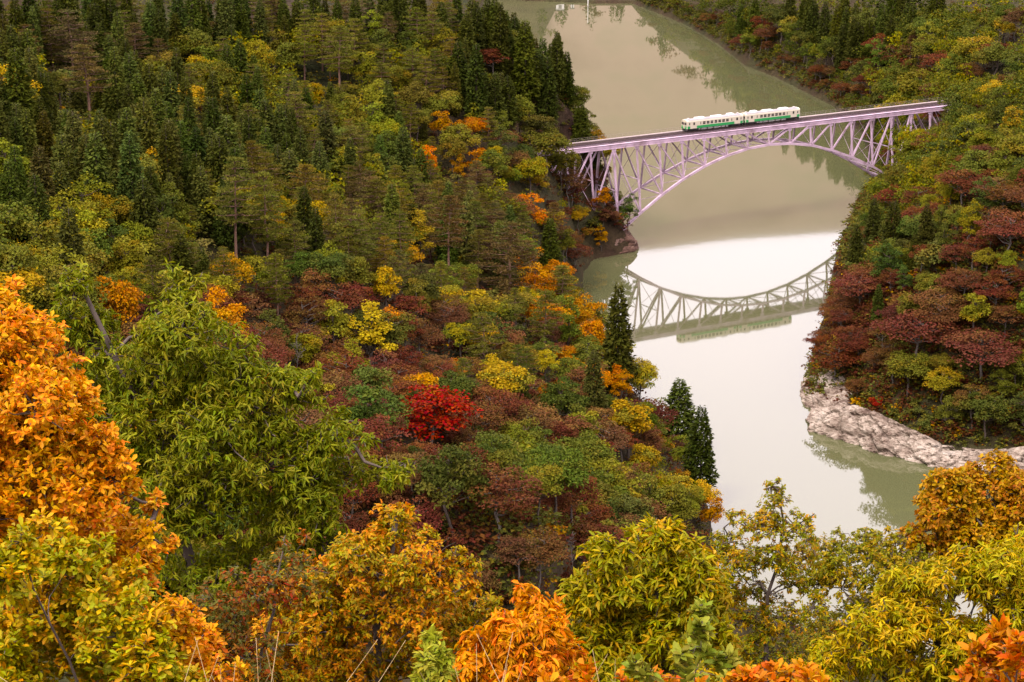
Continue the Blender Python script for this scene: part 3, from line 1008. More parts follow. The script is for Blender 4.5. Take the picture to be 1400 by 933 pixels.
# colour, second colour (linear), prototype kind, object name, category, words for the label
KINDS = {
    'ced': ((0.0265, 0.033, 0.0055), (0.046, 0.0525, 0.008), 'cedar', 'cedar_tree', 'dark green cedar'),
    'cel': ((0.0416, 0.0544, 0.01024), (0.0704, 0.0736, 0.01408), 'cedar', 'cedar_tree', 'mid green cedar'),
    'pin': ((0.07168, 0.06912, 0.01152), (0.0896, 0.0768, 0.0128), 'pine', 'pine_tree', 'olive green pine'),
    'pib': ((0.07552, 0.0512, 0.01664), (0.064, 0.0576, 0.01408), 'pine', 'pine_tree', 'brownish pine'),
    'olv': ((0.07168, 0.0768, 0.01088), (0.1024, 0.0864, 0.01216), 'broad', 'broadleaf_tree', 'olive green broadleaf tree'),
    'dgr': ((0.04096, 0.0512, 0.00896), (0.0704, 0.0704, 0.01152), 'broad', 'broadleaf_tree', 'deep green broadleaf tree'),
    'ylg': ((0.1152, 0.1139, 0.01152), (0.16, 0.1216, 0.0128), 'broad', 'broadleaf_tree', 'yellow green broadleaf tree'),
    'yel': ((0.2304, 0.1504, 0.01408), (0.128, 0.1152, 0.01408), 'broad', 'golden_tree', 'golden yellow broadleaf tree'),
    'org': ((0.2816, 0.1184, 0.01152), (0.2176, 0.0768, 0.01152), 'broad', 'golden_tree', 'orange broadleaf tree'),
    'brn': ((0.08, 0.0352, 0.01408), (0.096, 0.0544, 0.01536), 'maple', 'maple_tree', 'rust brown maple'),
    'mar': ((0.072, 0.0215, 0.0115), (0.088, 0.034, 0.012), 'maple', 'maple_tree', 'maroon maple'),
    'red': ((0.1344, 0.0128, 0.00576), (0.1024, 0.01152, 0.00576), 'maple', 'maple_tree', 'crimson maple'),
    'bmar': ((0.064, 0.02304, 0.0128), (0.0832, 0.0384, 0.01408), 'bush', 'shrub', 'maroon shrub'),
    'bgrn': ((0.064, 0.0672, 0.01536), (0.1024, 0.0832, 0.01664), 'bush', 'shrub', 'green shrub'),
    'byel': ((0.256, 0.1472, 0.0192), (0.192, 0.0768, 0.0128), 'bush', 'shrub', 'golden shrub'),
    'bred': ((0.2304, 0.0192, 0.01408), (0.192, 0.032, 0.0128), 'bush', 'shrub', 'red shrub'),
    'gry': ((0.128, 0.1088, 0.096), (0.128, 0.1088, 0.096), 'bare', 'bare_tree', 'leafless grey tree'),
}
CATS = {'cedar_tree': 'cedar', 'pine_tree': 'pine', 'broadleaf_tree': 'tree', 'golden_tree': 'tree', 'maple_tree': 'maple', 'shrub': 'shrub', 'bare_tree': 'bare tree'}
NTREE = {}


def put_tree(kind, x, y, h, label=None, group=None, wide=1.0, var=None, tint=None, tint2=None, rng=RNG, z=None):
    t1, t2, pk, name, words = KINDS[kind]
    pr = PROTO[pk][int(rng.integers(len(PROTO[pk]))) if var is None else var]
    if z is None: z = g1(x, y)
    root = empty(name, (x, y, z - 0.2), rng.uniform(0, 6.28))
    k = h / pr[2]
    root.scale = (k * wide, k * wide, k)
    j = rng.normal(size=3) * np.array([0.09, 0.06, 0.10]) + 1.0
    b = rng.uniform(0.78, 1.25)
    T1 = np.array(tint or t1); T2 = np.array(tint2 or t2)
    tr = link('trunk', pr[0], root)
    cr = link('crown', pr[1], root)
    cr['tint'] = [float(v) for v in np.clip(T1 * j * b, 0.004, 0.8)]
    cr['tint2'] = [float(v) for v in np.clip(T2 * j * b, 0.004, 0.8)]
    tag(root, label, CATS[name], group)
    NTREE[name] = NTREE.get(name, 0) + 1
    return root


def find_top(px, py, h, y0=230, y1=1150):
    """where on the ground a tree of height h stands whose top is seen at this photo position"""
    Y = np.arange(y0, y1, 1.0)
    r = ray(px, py)
    X = r[0] / r[1] * Y; Z = CAM_H + r[2] / r[1] * Y
    gz = ground(X, Y)
    hit = np.nonzero((gz + h >= Z) & (gz > 0.6))[0]
    if not len(hit): return None
    i = hit[0]
    return X[i], Y[i]


# single trees one can point at: (kind, px, py of the top, height, width factor, label)
LAND = [
    ('red', 592, 520, 13.5, 1.35, 'crimson maple glowing amid maroon undergrowth on the broad hillside'),
    ('ced', 846, 384, 25, 1.0, 'tall dark cedar rising alone in front of the mirrored bridge'),
    ('ced', 929, 516, 16, 1.5, 'dark pointed cedar at the river edge, stouter of a pair'),
    ('ced', 960, 553, 14, 1.0, 'slim dark cedar at the river edge beside a stouter cedar'),
    ('ced', 718, 27, 24, 1.1, 'very tall dark cedar standing over the river bend above the bridge'),
    ('ced', 684, 2, 22, 1.0, 'tall dark cedar beside a faded red maple above the river bend'),
    ('ced', 748, 78, 20, 1.1, 'dark cedar on the slope edge just up from the bridge end'),
    ('ced', 794, 143, 17, 1.25, 'dark cedar right behind the hillside end of the bridge'),
    ('ced', 815, 187, 12, 1.0, 'small dark cedar tip showing over the bridge track'),
    ('ced', 651, 60, 23, 1.0, 'broad dark cedar left standing between golden trees and river bend'),
    ('ced', 752, 297, 15, 1.2, 'dark green cedar beside golden shrubs above the brown rock cliff'),
    ('mar', 675, 62, 10, 1.05, 'faded red maple boxed in by tall dark cedars'),
    ('pin', 315, 216, 21, 0.95, 'olive pine with layered boughs and a bare lower trunk'),
    ('pin', 362, 232, 20, 0.9, 'olive pine with reddish trunk next to a similar layered pine'),
    ('pib', 610, 270, 20, 1.1, 'tall brownish pine above the crimson maple'),
    ('pib', 695, 300, 21, 1.25, 'large brownish pine with wide boughs over the lower hillside'),
    ('pin', 745, 395, 15, 1.2, 'olive pine spreading beside golden shrubs near the lone cedar'),
    ('cel', 812, 478, 15, 1.1, 'bright green young cedar among golden trees near the river'),
    ('pib', 98, 10, 19, 1.2, 'brownish pine with a broad round head high on the hillside'),
    ('pib', 120, 62, 17, 1.3, 'spreading brown pine wedged between cedars high on the hillside'),
    ('pin', 460, 38, 19, 1.2, 'olive pine standing above a band of yellow green trees'),
    ('org', 598, 148, 10, 1.0, 'bright orange tree below the dark cedars of the river bend'),
    ('org', 628, 215, 8, 0.75, 'narrow orange tree shining out of green woodland'),
    ('yel', 630, 440, 9, 0.9, 'golden tree with a rounded head behind the crimson maple'),
    ('yel', 528, 362, 11, 0.8, 'yellow green upright tree over the maroon thicket'),
    ('yel', 748, 478, 8, 0.9, 'small golden tree downhill of the spreading olive pine'),
    ('org', 820, 420, 8, 0.8, 'amber tree beside the lone tall cedar'),
    ('org', 850, 510, 7, 0.9, 'amber tree below the lone tall cedar'),
    ('org', 825, 258, 8, 1.1, 'orange tree under the side span of the bridge'),
    ('mar', 812, 232, 8, 1.1, 'maroon maple under the side span of the bridge'),
    ('dgr', 860, 268, 7, 0.8, 'small green tree leaning out below the bridge footing'),
    ('yel', 790, 280, 8, 1.0, 'golden tree on the slope just before the bridge'),
    ('ylg', 982, 645, 12, 0.7, 'loose pale green tree at the water beside the slim cedar'),
    ('org', 970, 676, 9, 0.9, 'orange tree overhanging the river at the foot of the hillside'),
    ('olv', 748, 178, 14, 1.1, 'large olive tree hiding the hillside end of the bridge'),
    ('olv', 768, 205, 12, 1.1, 'olive tree with orange tips in front of the bridge end'),
    ('brn', 778, 232, 11, 1.1, 'rust brown maple crowding the bridge end'),
    ('dgr', 735, 150, 13, 1.1, 'deep green tree behind the large olive tree at the bridge end'),
    ('ylg', 725, 215, 12, 1.0, 'yellow green tree uphill of the olive trees at the bridge end'),
    ('olv', 935, 590, 10, 1.1, 'olive tree at the river edge behind the pair of cedars'),
    ('gry', 780, 725, 8, 0.8, 'leafless grey tree in the thicket at the foot of the hillside'),
    ('gry', 405, 450, 9, 0.7, 'leafless grey tree in the maroon thicket'),
    # the steep bank
    ('mar', 1318, 232, 11, 1.2, 'dark crimson maple in green woodland on the steep bank'),
    ('mar', 1178, 372, 11, 1.35, 'wide maroon maple leaning toward the mirrored arch'),
    ('mar', 1262, 330, 9, 0.9, 'small maroon maple between green trees on the steep bank'),
    ('mar', 1255, 430, 12, 1.4, 'large maroon maple with layered boughs midway up the steep bank'),
    ('mar', 1140, 470, 10, 1.3, 'maroon maple reaching far out over the river'),
    ('mar', 1345, 455, 12, 1.4, 'deep maroon maple over the rock ledge'),
    ('mar', 1380, 290, 11, 1.3, 'dusky maroon maple high on the steep bank'),
    ('ced', 1172, 305, 14, 1.15, 'dark cedar at the water on the steep bank'),
    ('ced', 1196, 268, 15, 1.0, 'slender dark cedar close behind the waterside cedar'),
    ('ced', 1268, 278, 13, 1.2, 'dark cedar among olive trees midway up the steep bank'),
    ('ced', 1202, 388, 10, 1.0, 'short dark cedar beside the wide maroon maple'),
    ('ylg', 1290, 500, 9, 1.1, 'light green tree just above the pale rock outcrop'),
    ('ylg', 1330, 402, 11, 1.1, 'olive yellow tree with tiered boughs above maroon maples'),
    ('olv', 1360, 60, 13, 1.2, 'broad olive tree crowning the slope by the bridge end'),
    ('yel', 1375, 20, 12, 0.9, 'golden upright tree above the broad olive tree'),
    ('bmar', 842, 292, 4, 1.3, 'maroon bush on the rock below the bridge footing'),
    ('bgrn', 815, 305, 4, 1.3, 'green bush on top of the brown rock cliff'),
    ('byel', 800, 318, 4, 1.2, 'golden bush at the edge of the brown rock cliff'),
    ('bmar', 825, 285, 5, 1.3, 'large maroon bush under the side span of the bridge'),
    ('bred', 1200, 546, 2.6, 1.3, 'bright red bush on top of the pale rock outcrop'),
    ('bred', 1216, 563, 1.8, 1.0, 'small red bush on the rock outcrop beside a larger red bush'),
    ('bgrn', 1169, 563, 1.8, 0.9, 'small green bush growing in a crack of the pale rock'),
    ('bgrn', 1145, 553, 1.5, 0.9, 'tiny green bush near the tip of the pale rock'),
    ('bgrn', 1255, 555, 3.2, 1.3, 'rounded green bush behind the pale rock outcrop'),
    ('mar', 1215, 200, 8, 1.0, 'maroon maple tucked under the far arch footing'),
    ('mar', 1275, 140, 10, 1.2, 'russet maple where the bridge deck enters the woods'),
]
PLACED = []
DBG = []
CLEAR = []
for i, (k, px, py, h, wd, lab) in enumerate(LAND):
    for mul in (1.0, 1.12, 1.25, 1.4):
        r = find_top(px, py, h * mul, 230, 730 if px < 1000 else 900)
        if r is not None: break
    h *= mul
    if r is None:
        DBG.append((k, px, py, 'off'))
        continue
    put_tree(k, r[0], r[1], h, lab, None, wd)
    _q = project(r[0], r[1], g1(*r) + h)
    CLEAR.append((_q[0], _q[1], F_PX * h / _q[2], F_PX * h * wd * (0.13 if KINDS[k][2] == 'cedar' else 0.3) / _q[2], r[1]))
    DBG.append((k, px, py, round(r[0]), round(r[1]), g1(*r)))
    PLACED.append((r[0], r[1], h * 0.22 * wd))

# the woods: which kinds of tree grow where (photo position of the spot -> mix of kinds)
Z_ = [
    (90, 40, 260, 60, dict(ced=6, cel=2, pin=1, pib=1, olv=1)),
    (420, 15, 260, 40, dict(ced=5, cel=1, pin=2, pib=2, dgr=1)),
    (330, 115, 170, 45, dict(ylg=5, olv=5, ced=1, yel=1, pin=1)),
    (150, 110, 90, 50, dict(ced=3, cel=2, pib=2, ylg=1, olv=1)),
    (100, 220, 200, 80, dict(ced=5, cel=4, ylg=2, olv=1, yel=1)),
    (330, 220, 140, 60, dict(ced=4, cel=2, pin=2, ylg=1.5, olv=1)),
    (520, 130, 120, 90, dict(pin=3, olv=4, ylg=4, dgr=1, cel=1)),
    (480, 240, 130, 70, dict(pin=2, olv=4, ylg=3, cel=2, dgr=1)),
    (620, 200, 80, 70, dict(olv=3, org=2, ylg=2, brn=2, pin=1)),
    (700, 110, 70, 80, dict(ced=7, dgr=2, olv=1)),
    (740, 200, 60, 50, dict(olv=4, dgr=3, yel=1, ced=1)),
    (700, 250, 90, 50, dict(olv=3, ylg=2, yel=2, org=1.5, brn=2, pin=1)),
    (790, 290, 60, 70, dict(org=2, yel=2, mar=2, brn=3, olv=2)),
    (120, 340, 170, 50, dict(ylg=4, yel=1.5, olv=3, ced=1, dgr=1)),
    (330, 340, 150, 60, dict(ylg=3, olv=3, pin=2, ced=1, dgr=1, yel=1)),
    (600, 320, 130, 80, dict(pin=4, pib=3, olv=2, yel=1, cel=1)),
    (740, 360, 80, 60, dict(pib=2, olv=2, yel=2, org=2, brn=1, pin=1)),
    (420, 470, 170, 70, dict(mar=7, brn=4, bmar=4, ylg=1, dgr=1, org=0.8)),
    (560, 480, 110, 60, dict(mar=4, brn=3, yel=2, dgr=2, bmar=2, org=1)),
    (680, 470, 90, 60, dict(olv=3, pin=2, yel=2, brn=2, dgr=2)),
    (800, 470, 80, 70, dict(org=3, yel=3, mar=2, olv=2, brn=2)),
    (540, 620, 150, 80, dict(mar=6, dgr=3, bmar=3, brn=2)),
    (700, 590, 110, 60, dict(mar=4, brn=4, olv=2, bmar=2, dgr=2)),
    (850, 590, 90, 60, dict(olv=3, brn=3, yel=2, mar=2, ylg=2)),
    (700, 680, 120, 60, dict(dgr=4, mar=4, olv=2, brn=2)),
    (900, 650, 90, 60, dict(olv=4, ylg=3, yel=2, brn=2, mar=1)),
    (820, 720, 120, 50, dict(dgr=5, olv=3, mar=3, brn=2)),
    # the other bank
    (1000, 40, 130, 50, dict(dgr=6, ced=3, olv=2, mar=1, brn=0.5)),
    (1180, 30, 120, 50, dict(ced=5, dgr=4, olv=2, yel=0.3)),
    (1120, 100, 90, 40, dict(dgr=5, olv=2, mar=2, brn=1)),
    (1230, 100, 90, 40, dict(mar=4, brn=4, olv=2, dgr=1)),
    (1340, 60, 90, 60, dict(brn=2, olv=3, mar=1.5, ylg=1, yel=0.3, dgr=3)),
    (1330, 150, 110, 60, dict(olv=5, dgr=4, ylg=2, yel=0.6)),
    (1260, 240, 80, 50, dict(ylg=3, olv=4, dgr=2, mar=1)),
    (1370, 260, 60, 60, dict(olv=3, mar=2, brn=2, dgr=1)),
    (1230, 330, 90, 50, dict(olv=3, dgr=3, mar=2, ced=1)),
    (1350, 360, 80, 60, dict(mar=3, brn=2, olv=2, ylg=1)),
    (1180, 430, 90, 60, dict(mar=6, brn=3, olv=1)),
    (1320, 450, 90, 60, dict(mar=4, olv=3, dgr=2, brn=2)),
    (1190, 510, 80, 40, dict(olv=3, brn=3, dgr=3, mar=1, org=0.6)),
    (1340, 530, 90, 50, dict(dgr=4, olv=3, mar=3, brn=1)),
]


def zone(px, py, rng):
    best = None; bd = 1e9
    px += rng.normal() * 12; py += rng.normal() * 10
    for cx, cy_, rx, ry, w in Z_:
        d = ((px - cx) / rx) ** 2 + ((py - cy_) / ry) ** 2
        if d < bd: bd = d; best = w
    ks = list(best); p = np.array([best[k] for k in ks], float)
    return ks[int(rng.choice(len(ks), p=p / p.sum()))]


HGT = {'cedar': (13, 20), 'pine': (12, 17), 'broad': (8.5, 13), 'maple': (6.5, 10), 'bush': (3, 4.8), 'bare': (6, 9)}
RAD = {'cedar': 0.155, 'pine': 0.25, 'broad': 0.38, 'maple': 0.46, 'bush': 0.55, 'bare': 0.33}
SP = 5.3
cand = []
rg = np.random.default_rng(11)
for iy, y in enumerate(np.arange(236, 1180, SP * 0.9)):
    for x in np.arange(-210, 330, SP):
        cand.append((x + (SP / 2 if iy % 2 else 0) + rg.uniform(-2.2, 2.2), y + rg.uniform(-2.2, 2.2)))
cand = np.array(cand)
cz, cA, cB, cC = ground(cand[:, 0], cand[:, 1], True)
p1x, p1y, _ = project(cand[:, 0], cand[:, 1], cz)
p2x, p2y, _ = project(cand[:, 0], cand[:, 1], cz + 16)
bs = ((cand[:, 0] - BX0) * BDX + (cand[:, 1] - BY0) * BDY) / 8.0
bt = -(cand[:, 0] - BX0) * BDY + (cand[:, 1] - BY0) * BDX
inshore = np.maximum(cA, cB)
ok = (cz > 0.9) & (p1x > -45) & (p1x < 1445) & (p1y > -4) & (p2y < 960) & (inshore > 1.2) & (cC < -3)
ok &= ~((np.abs(bt) < 5.0) & (bs > -6.5) & (bs < 20.5))          # the track itself
ok &= ~((bt < 0) & (bt > -30) & (bs > 13.4) & (bs < 15.5) & (cz < 14) & False)
ok &= ~((cand[:, 1] < 330) & (cand[:, 0] > 0.07 * cand[:, 1]))   # the river shows here behind the near trees
ok &= ~((cand[:, 1] < 452) & (cB > 0) & (cB < 9.5))          # the bare rock
cand = cand[ok]; cz = cz[ok]; cA = cA[ok]; cB = cB[ok]; bs = bs[ok]; bt = bt[ok]
# nearest first, with a coarse picture of what already hides what
order = np.argsort(cand[:, 1])
BW, BH = 350, 234
buf = np.zeros((BH, BW), np.float32)


def cover(x, y, z, h, r, write=True):
    a = project(x, y, z + h * 0.12); b = project(x, y, z + h)
    rp = F_PX * r / a[2]
    x0, x1 = int((a[0] - rp * 0.8) / 4), int((a[0] + rp * 0.8) / 4) + 1
    y0, y1 = int(b[1] / 4), int(a[1] / 4) + 1
    x0, x1 = max(0, x0), min(BW, x1); y0, y1 = max(0, y0), min(BH, y1)
    if x1 <= x0 or y1 <= y0: return 0.0
    sub = buf[y0:y1, x0:x1]
    vis = float((sub < 0.9).sum()) / sub.size * ((y1 - y0) * (x1 - x0))
    if write: sub += 0.55
    return vis


for x, y, r in PLACED:
    pass
taken = [(x, y, r) for x, y, r in PLACED]
REG = {}
chosen = []
ZC = {}
for i in order:
    x, y = cand[i]
    px, py, dd = project(x, y, cz[i] + 6)
    k = zone(px, py, rg)
    pk = KINDS[k][2]
    h = rg.uniform(*HGT[pk])
    shore = max(cA[i], cB[i])
    if cB[i] > cA[i] and y > 690: h *= 1.3
    if shore < 5 and not 525 < y < 600: h *= 0.72
    if pk in ('cedar', 'pine') and shore < 3 and rg.random() < 0.7: k = 'olv'; pk = 'broad'; h = 8.0
    # trees in front of the bridge stay below what the photo shows of it
    if bt[i] < 0 and y > 430:
        top = project(x, y, cz[i] + h)
        if 780 < top[0] < 1262:
            ylim = np.interp(top[0], [780, 790, 840, 872, 890, 1165, 1185, 1205, 1225, 1240, 1262], [190, 218, 262, 292, 380, 380, 300, 236, 196, 168, 140])
            if top[1] < ylim:
                while h > 2.5 and project(x, y, cz[i] + h)[1] < ylim: h -= 0.4
                if h < 3: continue
                if pk in ('cedar', 'pine'): k = 'brn'; pk = 'maple'
    if -5 < bs[i] < 18 and abs(bt[i]) < 9:
        if h > 5: h = rg.uniform(2.8, 4.5); k = ('bmar', 'bgrn', 'byel')[int(rg.integers(3))]; pk = 'bush'
    for qx, qy, qh, qw, ly in CLEAR:                          # nothing grows up in front of the trees one can point at
        if y < ly:
            while h > 2.4:
                tp = project(x, y, cz[i] + h)
                if abs(tp[0] - qx) < qw + F_PX * h * RAD[pk] * 0.6 / tp[2] and tp[1] < qy + qh * 0.72 and tp[1] > qy - 60: h -= 0.5
                else: break
    if h < HGT[pk][0] * 0.62:
        if h < 2.4: continue
        k = 'bmar' if k in ('mar', 'brn', 'red') else 'byel' if k in ('yel', 'org') else 'bgrn'; pk = 'bush'
    r = h * RAD[pk]
    if any((x - a) ** 2 + (y - b) ** 2 < (0.55 * (r + c) + 0.6) ** 2 for a, b, c in taken[:len(PLACED)]): continue
    if pk != 'bush' and any((x - a) ** 2 + (y - b) ** 2 < (0.40 * (r + c)) ** 2 for a, b, c in taken[-160:]): continue
    v = cover(x, y, cz[i], h, r)
    if v < 4: continue
    taken.append((x, y, r))
    if cA[i] > cB[i]:
        if cA[i] < 13: reg = "at the hillside's water edge"
        elif y > 545 and cA[i] < 75: reg = 'on the hillside near the bridge'
        elif cA[i] < 45: reg = 'low on the hillside'
        elif cA[i] < 85: reg = 'midway up the hillside'
        else: reg = 'high on the hillside'
    else:
        if y < 545: reg = 'above the pale rock ledge'
        elif y < 700: reg = 'on the steep bank by the bridge'
        else: reg = 'on the steep bank past the bridge'
    chosen.append([k, x, y, h, reg, v, rg.uniform(0.86, 1.2), pk])
    ZC[(x, y)] = float(cz[i])
CX = np.array([(c[1], c[2]) for c in chosen] + [(p[0], p[1]) for p in PLACED])
CK = [KINDS[c[0]][4] for c in chosen] + [KINDS[d[0]][4] for d in DBG]
for c in chosen:
    a, b = HGT[c[7]]; f = (c[3] - a) / (b - a)
    w = KINDS[c[0]][4]
    sz = 'small' if f < 0.3 else 'medium' if f < 0.7 else 'tall'
    sh = 'slender' if c[6] < 0.97 else 'broad' if c[6] > 1.09 else ''
    near = np.argsort((CX[:, 0] - c[1]) ** 2 + (CX[:, 1] - c[2]) ** 2)[1:6]
    nb = next((CK[j] for j in near if CK[j] != w), None)
    nb = nb.replace(' broadleaf', '') if nb else None
    art = 'an' if nb and nb[0] in 'aeiou' else 'a'
    c.append(' '.join(f"{sz} {sh} {w} {'by ' + art + ' ' + nb if nb else ''} {c[4]}".split()))
    if len(c[-1].split()) > 16: c[-1] = ' '.join(f"{sz} {w} {'by ' + art + ' ' + nb if nb else ''} {c[4]}".split())
    if len(c[-1].split()) > 16: c[-1] = ' '.join(f"{sz} {w} {c[4]}".split())
    c.append(f'{w}s {c[4]}')
cnt = {}
for c in chosen: cnt.setdefault(KINDS[c[0]][3], []).append(c)
rest = []
for n_, l in cnt.items():
    l.sort(key=lambda c: -c[5])
    for c in l[:300 - 25]: put_tree(c[0], c[1], c[2], c[3], c[8], c[9], c[6], rng=rg, z=ZC[(c[1], c[2])])
    rest += l[300 - 25:]


def wood_mass(name, items, label, per=260, grow_=1.9, rng=None):
    """many small trees nobody can count, joined into one mesh; items: (kind, x, y, z, h, wide)"""
    Vs = []; Cs = []; Ts = []
    m = MB()
    for k, x, y, z, h, wd in items:
        t1, t2, pk, _, _ = KINDS[k]
        pr = PROTO[pk][int(rng.integers(len(PROTO[pk])))]
        if pr[4] is None: continue
        q = pr[4][rng.integers(0, len(pr[4]), per)]
        c = q.mean(1, keepdims=True)
        q = c + (q - c) * grow_
        a = rng.uniform(0, 6.28); ca, sa = math.cos(a), math.sin(a)
        sc = h / pr[2]
        q = np.stack([(q[..., 0] * ca - q[..., 1] * sa) * sc * wd + x, (q[..., 0] * sa + q[..., 1] * ca) * sc * wd + y, q[..., 2] * sc + z - 0.2], -1)
        Vs.append(q.reshape(-1, 3))
        mx = (rng.random(len(q)) < 0.3)[:, None]
        col = np.where(mx, np.array(t2), np.array(t1)) * rng.uniform(0.75, 1.2)
        Ts.append(np.repeat(np.hstack([col, np.ones((len(q), 1))]), 4, 0))
        Cs.append(leafcol(len(q), 4, np.zeros(len(q)), rng))
    V = np.concatenate(Vs)
    o = link(name, np_mesh(name, V, np.arange(len(V)).reshape(-1, 4), M_UNDER, {'leafcol': np.concatenate(Cs), 'tint': np.concatenate(Ts)}))
    tag(o, label, 'trees', kind='stuff')
    return o


rg = np.random.default_rng(5)
items = [(c[0], c[1], c[2], ZC[(c[1], c[2])], c[3], c[6]) for c in rest]
if items: wood_mass('forest', items, 'smaller trees half hidden between the taller trees on both banks', 330, 1.6, rg)
items = []
# the woods go on past the edges of the view, up the valley and over the far hills
fx, fy = np.concatenate([rg.uniform(-420, 460, 2000), np.zeros(2600)]), np.concatenate([rg.uniform(300, 1420, 2000), rg.uniform(420, 1150, 2600)])
fx[2000:] = rg.uniform(-0.27, 0.27, 2600) * fy[2000:]
_b = project(fx, fy, ground(fx, fy))[1]
_k = np.ones(4600, bool); _k[2000:] = (_b[2000:] < -4) & (_b[2000:] > -70)
fx, fy = fx[_k], fy[_k]
for x, y, z in zip(fx, fy, ground(fx, fy)):
    px, py, _ = project(x, y, z + 12)
    inview = -45 < px < 1445 and project(x, y, z)[1] > -4 and y < 1150
    if z < 1.0 or inview or (py > 100 and y < 700 and -45 < px < 1445): continue
    s_ = ((x - BX0) * BDX + (y - BY0) * BDY) / 8.0; t_ = -(x - BX0) * BDY + (y - BY0) * BDX
    if abs(t_) < 8: continue
    k = ('ced', 'ced', 'dgr', 'olv', 'brn', 'mar')[int(rg.integers(6))]
    items.append((k, x, y, z, rg.uniform(10, 19) if k == 'ced' else rg.uniform(8, 13), rg.uniform(0.9, 1.3)))
wood_mass('forest', items, 'mixed autumn forest covering the slopes beyond the nearer trees', 110, 2.6, rg)

# low thicket under the trees
rg = np.random.default_rng(6)
its = []
UK = {'ced': 'bgrn', 'cel': 'bgrn', 'pin': 'bgrn', 'pib': 'bmar', 'olv': 'bgrn', 'dgr': 'bgrn', 'ylg': 'bgrn', 'yel': 'bmar', 'org': 'bmar', 'brn': 'bmar', 'mar': 'bmar', 'red': 'bmar',
      'bmar': 'bmar', 'bgrn': 'bgrn', 'byel': 'byel', 'bred': 'bmar', 'gry': 'bmar'}
uy = 232 + 900 * rg.random(26000) ** 1.7; ux = rg.uniform(-0.265, 0.265, 26000) * uy
nb_ = len(ux)
yy = np.concatenate([rg.uniform(395, 640, 8000), rg.uniform(620, 1160, 2200)]); xx = np.concatenate([rg.uniform(62, 175, 8000), np.interp(yy[8000:], [620, 700, 800, 900, 1030, 1160], [106, 126, 131, 113, 94, 66]) + rg.uniform(0, 9, 2200)])
ux = np.concatenate([ux, xx]); uy = np.concatenate([uy, yy])
uz, uA, uB, uC = ground(ux, uy, True)
its2 = []
ex_ = rg.uniform(64, 165, 2600); ey_ = rg.uniform(396, 470, 2600)
ex_ = np.concatenate([ex_, rg.uniform(-8, 34, 900)]); ey_ = np.concatenate([ey_, rg.uniform(560, 660, 900)])
ux = np.concatenate([ux, ex_]); uy = np.concatenate([uy, ey_])
uz, uA, uB, uC = ground(ux, uy, True)
for iu, (x, y, z, a, b, c_) in enumerate(zip(ux, uy, uz, uA, uB, uC)):
    if z < 0.7 or max(a, b) < 0.6 or c_ > -2: continue
    px, py, _ = project(x, y, z)
    if not (-40 < px < 1440 and -6 < py < 960): continue
    if y < 434 and b > 0 and b < 8: continue
    t_ = -(x - BX0) * BDY + (y - BY0) * BDX; s_ = ((x - BX0) * BDX + (y - BY0) * BDY) / 8.0
    if abs(t_) < 3.2 and (-7 < s_ < -4 or 18 < s_ < 21): continue
    k = UK[zone(px, py, rg)]
    if rg.random() < 0.06 and y < 560: k = 'byel'
    (its if iu < nb_ else its2).append((k, x, y, z - 0.5, rg.uniform(1.5, 3.3), rg.uniform(1.0, 1.7)))
wood_mass('undergrowth', its, 'low maroon and green thicket covering the ground between the trees', 24, 2.2, rg)
wood_mass('thicket', its2, 'low dark thicket covering the steep bank down to the water', 38, 2.2, rg)
